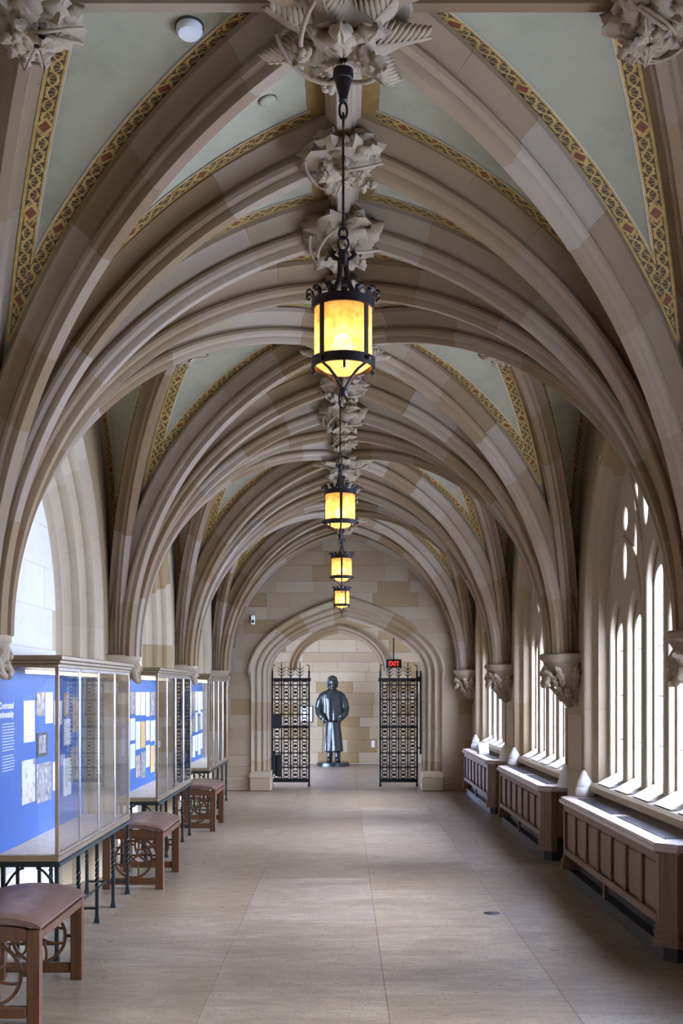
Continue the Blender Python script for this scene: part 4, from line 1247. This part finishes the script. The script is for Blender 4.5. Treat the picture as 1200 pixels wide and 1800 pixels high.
# ================================================================== radiator covers on the right
def radiator(y0, y1, label):
    R = tag(empty('radiator_cover', (1.88, (y0 + y1) / 2, 0)), label, 'radiator cover', 'oak radiator covers under the windows')
    xf_, xb = 1.745, 2.055; zt = 0.655
    ch = 0.10
    def plan(o): return [(xf_ - o + ch, y0 - o), (xf_ - o, y0 - o + ch), (xf_ - o, y1 + o - ch), (xf_ - o + ch, y1 + o), (xb, y1 + o), (xb, y0 - o)]
    for o, z0, z1, m in ((0.020, zt - .022, zt, 'oak_top'), (0.032, zt - .044, zt - .022, 'oak_top'), (0.014, zt - .060, zt - .044, 'oak')):
        mb = MB(); mb.prism(plan(o), lambda a, b, d: (a, b, d), z0, z1); mb.build('top' if m == 'oak_top' else 'top_moulding', m, R)
    mb = MB(); mb.prism([(xf_ + .03 + ch * .6, y0 + .03), (xf_ + .03, y0 + .03 + ch * .6), (xf_ + .03, y1 - .03 - ch * .6), (xf_ + .03 + ch * .6, y1 - .03), (xb, y1 - .03), (xb, y0 + .03)], lambda a, b, d: (a, b, d), 0.0, 0.085)
    mb.build('plinth', 'black_plinth', R)
    mb = MB(); mb.box(xf_ + .10, xb, y0 + .06, y1 - .06, 0.085, 0.60); mb.build('radiator_core', 'black_plinth', R)
    za, zb = 0.215, 0.590
    # frame rails
    mb = MB(); mb.cbox(xf_ + .002, xf_ + .03, y0 + ch, y1 - ch, zb - .045, zb + .008, .004); mb.build('top_rail', 'oak', R)
    mb = MB(); mb.cbox(xf_ - .006, xf_ + .03, y0 + ch, y1 - ch, za - .012, za + .035, .006); mb.build('bottom_rail', 'oak', R)
    n = 7; L = (y1 - y0 - 2 * ch)
    for k in range(n):
        a = y0 + ch + L * k / n; b = a + L / n
        mb = MB(); mb.cbox(xf_ + .028, xf_ + .045, a + .022, b - .022, za + .030, zb - .040, .004)
        # raised field
        mb.prism([(a + .045, za + .055), (b - .045, za + .055), (b - .045, zb - .065), (a + .045, zb - .065)], lambda p, q, d: (d, p, q), xf_ + .028, xf_ + .020)
        mb.build('panel', 'oak', R)
    for k in range(n + 1):
        y = y0 + ch + L * k / n; mb = MB(); mb.cbox(xf_ + .002, xf_ + .03, y - .026, y + .026, za + .035, zb - .045, .005); mb.build('stile', 'oak', R)
    mb = MB(); mb.cbox(xf_ + .004, xf_ + .03, (y0 + y1) / 2 - .02, (y0 + y1) / 2 + .02, 0.085, za, .004); mb.build('centre_foot', 'oak', R)
    # canted corner posts with moulded feet
    for s, y in ((1, y0), (-1, y1)):
        def pl(o): return [(xf_ - o, y + s * (ch + .03)), (xf_ - o, y + s * (ch - .02)), (xf_ + ch - .02, y - s * o), (xf_ + ch + .03, y - s * o), (xf_ + ch + .03, y + s * (ch + .03))]
        mb = MB(); mb.prism(pl(0.0), lambda a, b, d: (a, b, d), 0.20, zb + .008); po = mb.build('corner_post', 'oak', R)
        for o, z0, z1 in ((0.018, 0.085, 0.125), (0.010, 0.125, 0.15), (0.016, 0.15, 0.165), (0.006, 0.165, 0.20)):
            mb = MB(); mb.prism(pl(o), lambda a, b, d: (a, b, d), z0, z1); mb.build('foot_moulding', 'oak', po)
        # end panel
        mb = MB(); mb.cbox(xf_ + ch + .03, xb, y + s * .004, y + s * .03, za - .01, zb + .008, .004); mb.build('end_panel', 'oak', R)
    # grilles let into the top
    ym = (y0 + y1) / 2
    for a, b in ((y0 + .22, ym - .07), (ym + .07, y1 - .22)):
        mb = MB(); mb.box(1.818, 1.915, a, b, zt - .001, zt + .002); g = mb.build('grille', 'grille_metal', R)
        for q in range(5):
            x = 1.828 + .0195 * q; mb = MB(); mb.box(x - .004, x + .004, a + .01, b - .01, zt + .002, zt + .006); mb.build('slat', 'grille_metal', g)
    return R
radiator(6.22, 9.10, 'largest oak radiator cover, in the right foreground under the near window')
radiator(9.98, 12.80, 'second oak radiator cover, under the middle window')
radiator(13.66, 16.50, 'farthest oak radiator cover with folded white card on top')
mb = MB()
mb.prism([(15.0, 0.661), (15.17, 0.80), (15.173, 0.797), (15.006, 0.661)], lambda a, b, d: (d, a, b), 1.80, 1.93)
mb.prism([(15.34, 0.661), (15.17, 0.80), (15.167, 0.797), (15.334, 0.661)], lambda a, b, d: (d, a, b), 1.80, 1.93)
tag(mb.build('tent_card', 'paper'), 'folded white card standing on the farthest radiator cover', 'card')
# brass floor plate
mb = MB(); mb.lathe([(0, 0.004), (0.046, 0.004), (0.055, 0.0025), (0.057, 0.0)], 28, (1.0, 7.65, 0.0)); mb.build('floor_outlet', 'grille_metal', None, 40)
tag(bpy.data.objects['floor_outlet'], 'round dark metal plate set in the floor', 'floor plate')

# ================================================================== smoke detectors on the web
def detector(pxx, pxy, r, h, name, label):
    dg = bpy.context.evaluated_depsgraph_get(); dg.update()
    d = Vector(((pxx - 603) / 2000, 1.0, (1213 - pxy) / 2000)).normalized()
    ok, loc, nrm, _, ob, _ = S.ray_cast(dg, Vector((0, 0, 1.5)) + d * 0.5, d)
    if not ok: return
    if nrm.dot(d) > 0: nrm = -nrm
    R_ = empty(name, loc); tag(R_, label, 'smoke detector')
    R_.rotation_mode = 'QUATERNION'; R_.rotation_quaternion = Vector((0, 0, 1)).rotation_difference(nrm)
    MB().lathe([(r * 1.06, 0), (r * 1.06, h * .25), (r * .98, h * .25), (r * .98, 0)], 28).build('base_ring', 'mat_black', R_, 40, True)
    MB().lathe([(0, h), (r * .8, h * .95), (r * .96, h * .6), (r * .98, 0.002)], 28).build('cover', 'white_paint' if name == 'smoke_detector' else 'web', R_, 50, True)
bpy.context.view_layer.update()
detector(470, 176, 0.038, 0.012, 'flush_detector', 'flush round sage plate with dark rim on the left web')
detector(333, 46, 0.050, 0.035, 'smoke_detector', 'white domed smoke detector at the top left of the vault')

# ================================================================== iron gates
def gate(x0, x1, y, label, left):
    G = tag(empty('iron_gate', ((x0 + x1) / 2, y, 0)), label, 'gate', 'wrought iron gates in the doorway')
    I = 'iron'; zr = (0.10, 0.93, 1.66); wd = x1 - x0
    for x in (x0, x1):
        mb = MB(); mb.cbox(x - .014, x + .014, y - .014, y + .014, 0.035, 1.80, .003); st = mb.build('stile', I, G)
        s = 1 if x == x1 else -1
        pts = [(x + s * r, y, z) for r, z in ((0, 1.80), (0, 1.86), (-s * s * .006 * s, 1.885), (-.03 * 1, 1.885), (-.035, 1.875))]
        mb = MB(); mb.tube(pts, .009, 6); mb.build('hook', I, st, 60)
        mb = MB(); mb.lathe([(0, .035), (.018, .035), (.022, .02), (.012, 0), (0, 0)], 12, (x, y, 0)); mb.build('foot', I, st, 50)
    for z, t in zip(zr, (.030, .018, .026)):
        e = .05 if z > 1.5 else 0
        mb = MB(); mb.cbox(x0 - (e if left else .03 * (e > 0)), x1 + (.03 * (e > 0) if left else e), y - .018, y + .018, z - t, z + t, .004); mb.build('rail', I, G)
    for k in (1, 2, 3):
        x = x0 + wd * k / 4
        mb = MB(); mb.cbox(x - .011, x + .011, y - .011, y + .011, 0.1, 1.70, .002); mb.build('bar', I, G)
        F = MB(); F.tube([(x, y, 1.68), (x, y, 1.90), (x, y, 1.955)], [.009, .008, .001], 6)
        for z in (1.715, 1.765, 1.815):
            for s in (-1, 1):
                F.tube([(x, y, z), (x + s * .025, y, z + .012), (x + s * .048, y, z + .038), (x + s * .06, y, z + .045)], [.008, .007, .005, .003], 6)
        F.build('leaf_finial', I, G, 60)
    for za, zb in ((0.13, 0.915), (0.95, 1.635)):
        sc = MB(); nr = round((zb - za) / 0.118); st_ = (zb - za) / nr
        for c in range(4):
            cx = x0 + wd * (c + .5) / 4; hw = wd / 8 - .014
            for r in range(nr):
                cz = za + st_ * (r + .5)
                # paired rings, with a rosette at every meeting
                for dz in (-.25, .25):
                    sc.tube([(cx + hw * .72 * cos(a), y, cz + st_ * dz + st_ * .235 * sin(a)) for a in [2 * pi * k / 12 for k in range(12)]], .0085, 5, True)
                if r % 2 == 0: sc.ball((cx, y, cz), .022, .012, .024, 8, 6)
                else:
                    for s in (-1, 1): sc.ball((cx + s * hw, y, cz), .013, .012, .016, 6, 5)
                    sc.tube([(cx - hw, y, cz), (cx + hw, y, cz)], .006, 5)
        tag(sc.build('scrollwork', I, G, 60), kind='stuff')
    if left:
        mb = MB(); mb.cbox(x0 - .02, x0 + .145, y - .06, y + .03, .905, 1.11, .01); tag(mb.build('lock_box', 'black_box', G), 'black lock box on the gate')
        mb = MB(); mb.cbox(x0 - .06, x0 + .05, y - .07, y + .05, .20, .56, .01); mb.cbox(x0 + .05, x0 + .15, y - .05, y + .03, .16, .50, .02); tag(mb.build('lower_box', 'black_box', G), 'black box low on the gate')
    return G
gate(-1.10, -0.53, 17.66, 'black scrolled iron gate left of the statue, with black boxes', True)
gate(0.575, 1.145, 17.66, 'black scrolled iron gate right of the statue, under the exit sign', False)
mb = MB(); mb.cbox(1.19, 1.265, 17.72, 17.80, 0.50, 1.80, .008); PN = mb.build('notice_stand', 'black_box')
tag(PN, 'tall narrow black board stood edge-on beside the right gate', 'board')
for z in (0.6, 1.7):
    mb = MB(); mb.cbox(1.135, 1.19, 17.73, 17.75, z - .012, z + .012, .003); mb.build('bracket', 'iron', PN)
# exit sign
E = tag(empty('exit_sign', (0.80, 18.1, 1.86)), 'black sign reading EXIT in glowing red above the right gate', 'exit sign')
mb = MB(); mb.cbox(0.68, 0.925, 18.07, 18.12, 1.855, 1.99, .006); mb.build('housing', 'black_box', E)
mb = MB(); mb.cbox(0.79, 0.81, 18.085, 18.105, 1.99, 3.4, .003); mb.build('stem', 'black_box', E)
cu = bpy.data.curves.new('exit_text', 'FONT'); cu.body = 'EXIT'; cu.size = 0.10; cu.align_x = 'CENTER'; cu.extrude = 0.002; cu.offset = 0.0015
o = bpy.data.objects.new('exit_text', cu); COL.objects.link(o); bpy.context.view_layer.update()
me = bpy.data.meshes.new_from_object(o.evaluated_get(bpy.context.evaluated_depsgraph_get())); bpy.data.objects.remove(o)
for v in me.vertices: a, b, c = v.co; v.co = Vector((0.802 + a * .82, 18.066 - c, 1.887 + b)) - E.location
me.materials.clear(); me.materials.append(MATS['exit_red']); link(bpy.data.objects.new('exit_text', me), E)

# small things on the walls
N = tag(empty('framed_notice', (-0.75, YB, 1.05)), 'framed white notice on the far wall left of the statue', 'notice')
x0, x1, z0, z1 = -0.87, -0.635, 0.86, 1.16
mb = MB(); mb.box(x0, x1, YB - .012, YB - .006, z0, z1); mb.build('sheet', 'paper', N)
for a in ((x0 - .02, x0, z0 - .02, z1 + .02), (x1, x1 + .02, z0 - .02, z1 + .02), (x0, x1, z0 - .02, z0), (x0, x1, z1, z1 + .02)):
    mb = MB(); mb.cbox(a[0], a[1], YB - .022, YB - .004, a[2], a[3], .003); mb.build('frame', 'mat_black', N)
SW = tag(empty('wall_switch', (0.61, YB, 0.35)), 'small white switch plate on the far wall right of the statue', 'switch')
mb = MB(); mb.cbox(0.575, 0.645, YB - .014, YB - .004, 0.33, 0.47, .004); mb.build('plate', 'white_paint', SW)
mb = MB(); mb.cbox(0.60, 0.62, YB - .022, YB - .014, 0.38, 0.42, .002); mb.build('toggle', 'white_paint', SW)
SN = tag(empty('wall_sensor', (-1.35, END, 2.5)), 'small white sensor box on the end wall left of the doorway arch', 'sensor')
mb = MB(); mb.cbox(-1.375, -1.315, END - .035, END - .003, 2.48, 2.61, .006); mb.build('housing', 'white_paint', SN)
mb = MB(); mb.cbox(-1.365, -1.325, END - .039, END - .035, 2.50, 2.545, .003); mb.build('lens', 'mat_black', SN)

# ================================================================== bronze statue
def statue():
    ST = tag(empty('statue', (-0.20, 22.55, 0)), 'dark bronze statue of a robed hooded figure on a low round base', 'statue')
    mb = MB(); mb.lathe([(0, .085), (.26, .085), (.31, .075), (.325, .05), (.325, .0), (0, 0)], 32, (-0.20, 22.55, 0)); b = mb.build('base', 'statue_bronze', ST, 40)
    ox, oy, oz = -0.22, 22.55, 0.08
    M = MB()
    def rings(lst, n=40, folds=9, ph=0.0, cx=0, cy=0):
        v = []; f = []
        for (z, rx, ry, amp, dx, dy) in lst:
            for k in range(n):
                a = 2 * pi * k / n; q = 1 + amp * sin(folds * a + ph + z * 1.5) + amp * .5 * sin((folds * 2 - 3) * a + 1)
                v.append((ox + cx + dx + rx * q * cos(a), oy + cy + dy + ry * q * sin(a), oz + z))
        m = len(lst)
        for i in range(m - 1):
            for k in range(n): f.append((i * n + k, i * n + (k + 1) % n, (i + 1) * n + (k + 1) % n, (i + 1) * n + k))
        f += [tuple(range(n)), tuple((m - 1) * n + k for k in range(n))]
        M.add(v, f)
    # long robe
    rings([(.20, .180, .165, .07, .03, 0), (.24, .180, .165, .07, .03, 0), (.5, .160, .145, .06, .025, 0), (.75, .138, .130, .04, .02, 0), (.95, .14, .13, .02, .02, 0)], folds=8)
    # coat
    rings([(.805, .165, .15, .03, .01, 0), (.815, .205, .185, .045, .01, 0), (.95, .21, .185, .04, .01, 0), (1.1, .20, .165, .03, .01, 0), (1.25, .215, .155, .02, .005, 0),
           (1.34, .20, .135, .01, 0, 0), (1.40, .14, .11, .01, 0, 0), (1.45, .075, .08, 0, 0, 0)], folds=10, ph=1)
    # arms: shoulder - elbow - hand resting at the front
    for s in (-1, 1):
        M.tube([(ox + s * .06, oy, oz + 1.37), (ox + s * .13, oy, oz + 1.35), (ox + s * .19, oy + .005, oz + 1.30), (ox + s * .235, oy + .01, oz + 1.20), (ox + s * .265, oy + .01, oz + 1.06), (ox + s * .255, oy - .05, oz + .96), (ox + s * .20, oy - .13, oz + .90), (ox + s * .17, oy - .16, oz + .87)],
               [.05, .065, .075, .08, .08, .074, .068, .06], 12)
        M.ball((ox + s * .155, oy - .175, oz + .85), .038, .03, .05, 10, 8)
        for k in range(4):
            M.tube([(ox + s * (.155 + .016 * (k - 1.5)), oy - .19, oz + .84), (ox + s * (.150 + .017 * (k - 1.5)), oy - .195, oz + .79 + .006 * abs(k - 1.5)), (ox + s * (.148 + .017 * (k - 1.5)), oy - .18, oz + .765 + .006 * abs(k - 1.5))], .009, 6)
        M.tube([(ox + s * .125, oy - .185, oz + .86), (ox + s * .112, oy - .20, oz + .83), (ox + s * .115, oy - .20, oz + .80)], .010, 6)
        # boots
        M.ball((ox + .03 + s * .085, oy - .07, oz + .045), .058, .13, .055, 12, 8)
        M.tube([(ox + .03 + s * .08, oy, oz + .02), (ox + .03 + s * .075, oy, oz + .28)], [.062, .058], 10)
    # neck, head, hood, beard
    M.tube([(ox, oy, oz + 1.36), (ox + .01, oy - .01, oz + 1.52)], [.085, .075], 12)
    M.ball((ox + .012, oy - .03, oz + 1.575), .082, .095, .115, 18, 14)
    M.ball((ox + .0, oy + .012, oz + 1.585), .098, .098, .125, 18, 14)
    M.tube([(ox - .085, oy - .045, oz + 1.47), (ox - .092, oy - .06, oz + 1.57), (ox - .055, oy - .075, oz + 1.672), (ox + .012, oy - .08, oz + 1.695), (ox + .075, oy - .075, oz + 1.668), (ox + .105, oy - .06, oz + 1.57), (ox + .09, oy - .045, oz + 1.47)], .022, 8)
    M.ball((ox + .018, oy - .128, oz + 1.575), .014, .024, .03, 8, 6)
    for s in (-1, 1):
        M.ball((ox + .014 + s * .034, oy - .112, oz + 1.60), .020, .012, .008, 8, 6)
    M.ball((ox + .016, oy - .105, oz + 1.505), .05, .04, .06, 10, 8)
    # hanging cord at the left hand
    body = M.build('figure', 'statue_bronze', ST, 180)
    md = body.modifiers.new('r', 'REMESH'); md.mode = 'VOXEL'; md.voxel_size = 0.009; md.use_smooth_shade = True
    sm = body.modifiers.new('s', 'SMOOTH'); sm.iterations = 3; sm.factor = 0.5
    bpy.context.view_layer.update()
    me = bpy.data.meshes.new_from_object(body.evaluated_get(bpy.context.evaluated_depsgraph_get()))
    body.modifiers.clear(); body.data = me
    mb = MB(); mb.tube([(ox - .20, oy - .17, oz + .92), (ox - .18, oy - .18, oz + .80), (ox - .175, oy - .17, oz + .5), (ox - .195, oy - .17, oz + .18)], [.012, .012, .013, .010], 8); mb.build('hanging_cord', 'statue_bronze', ST, 60)
statue()
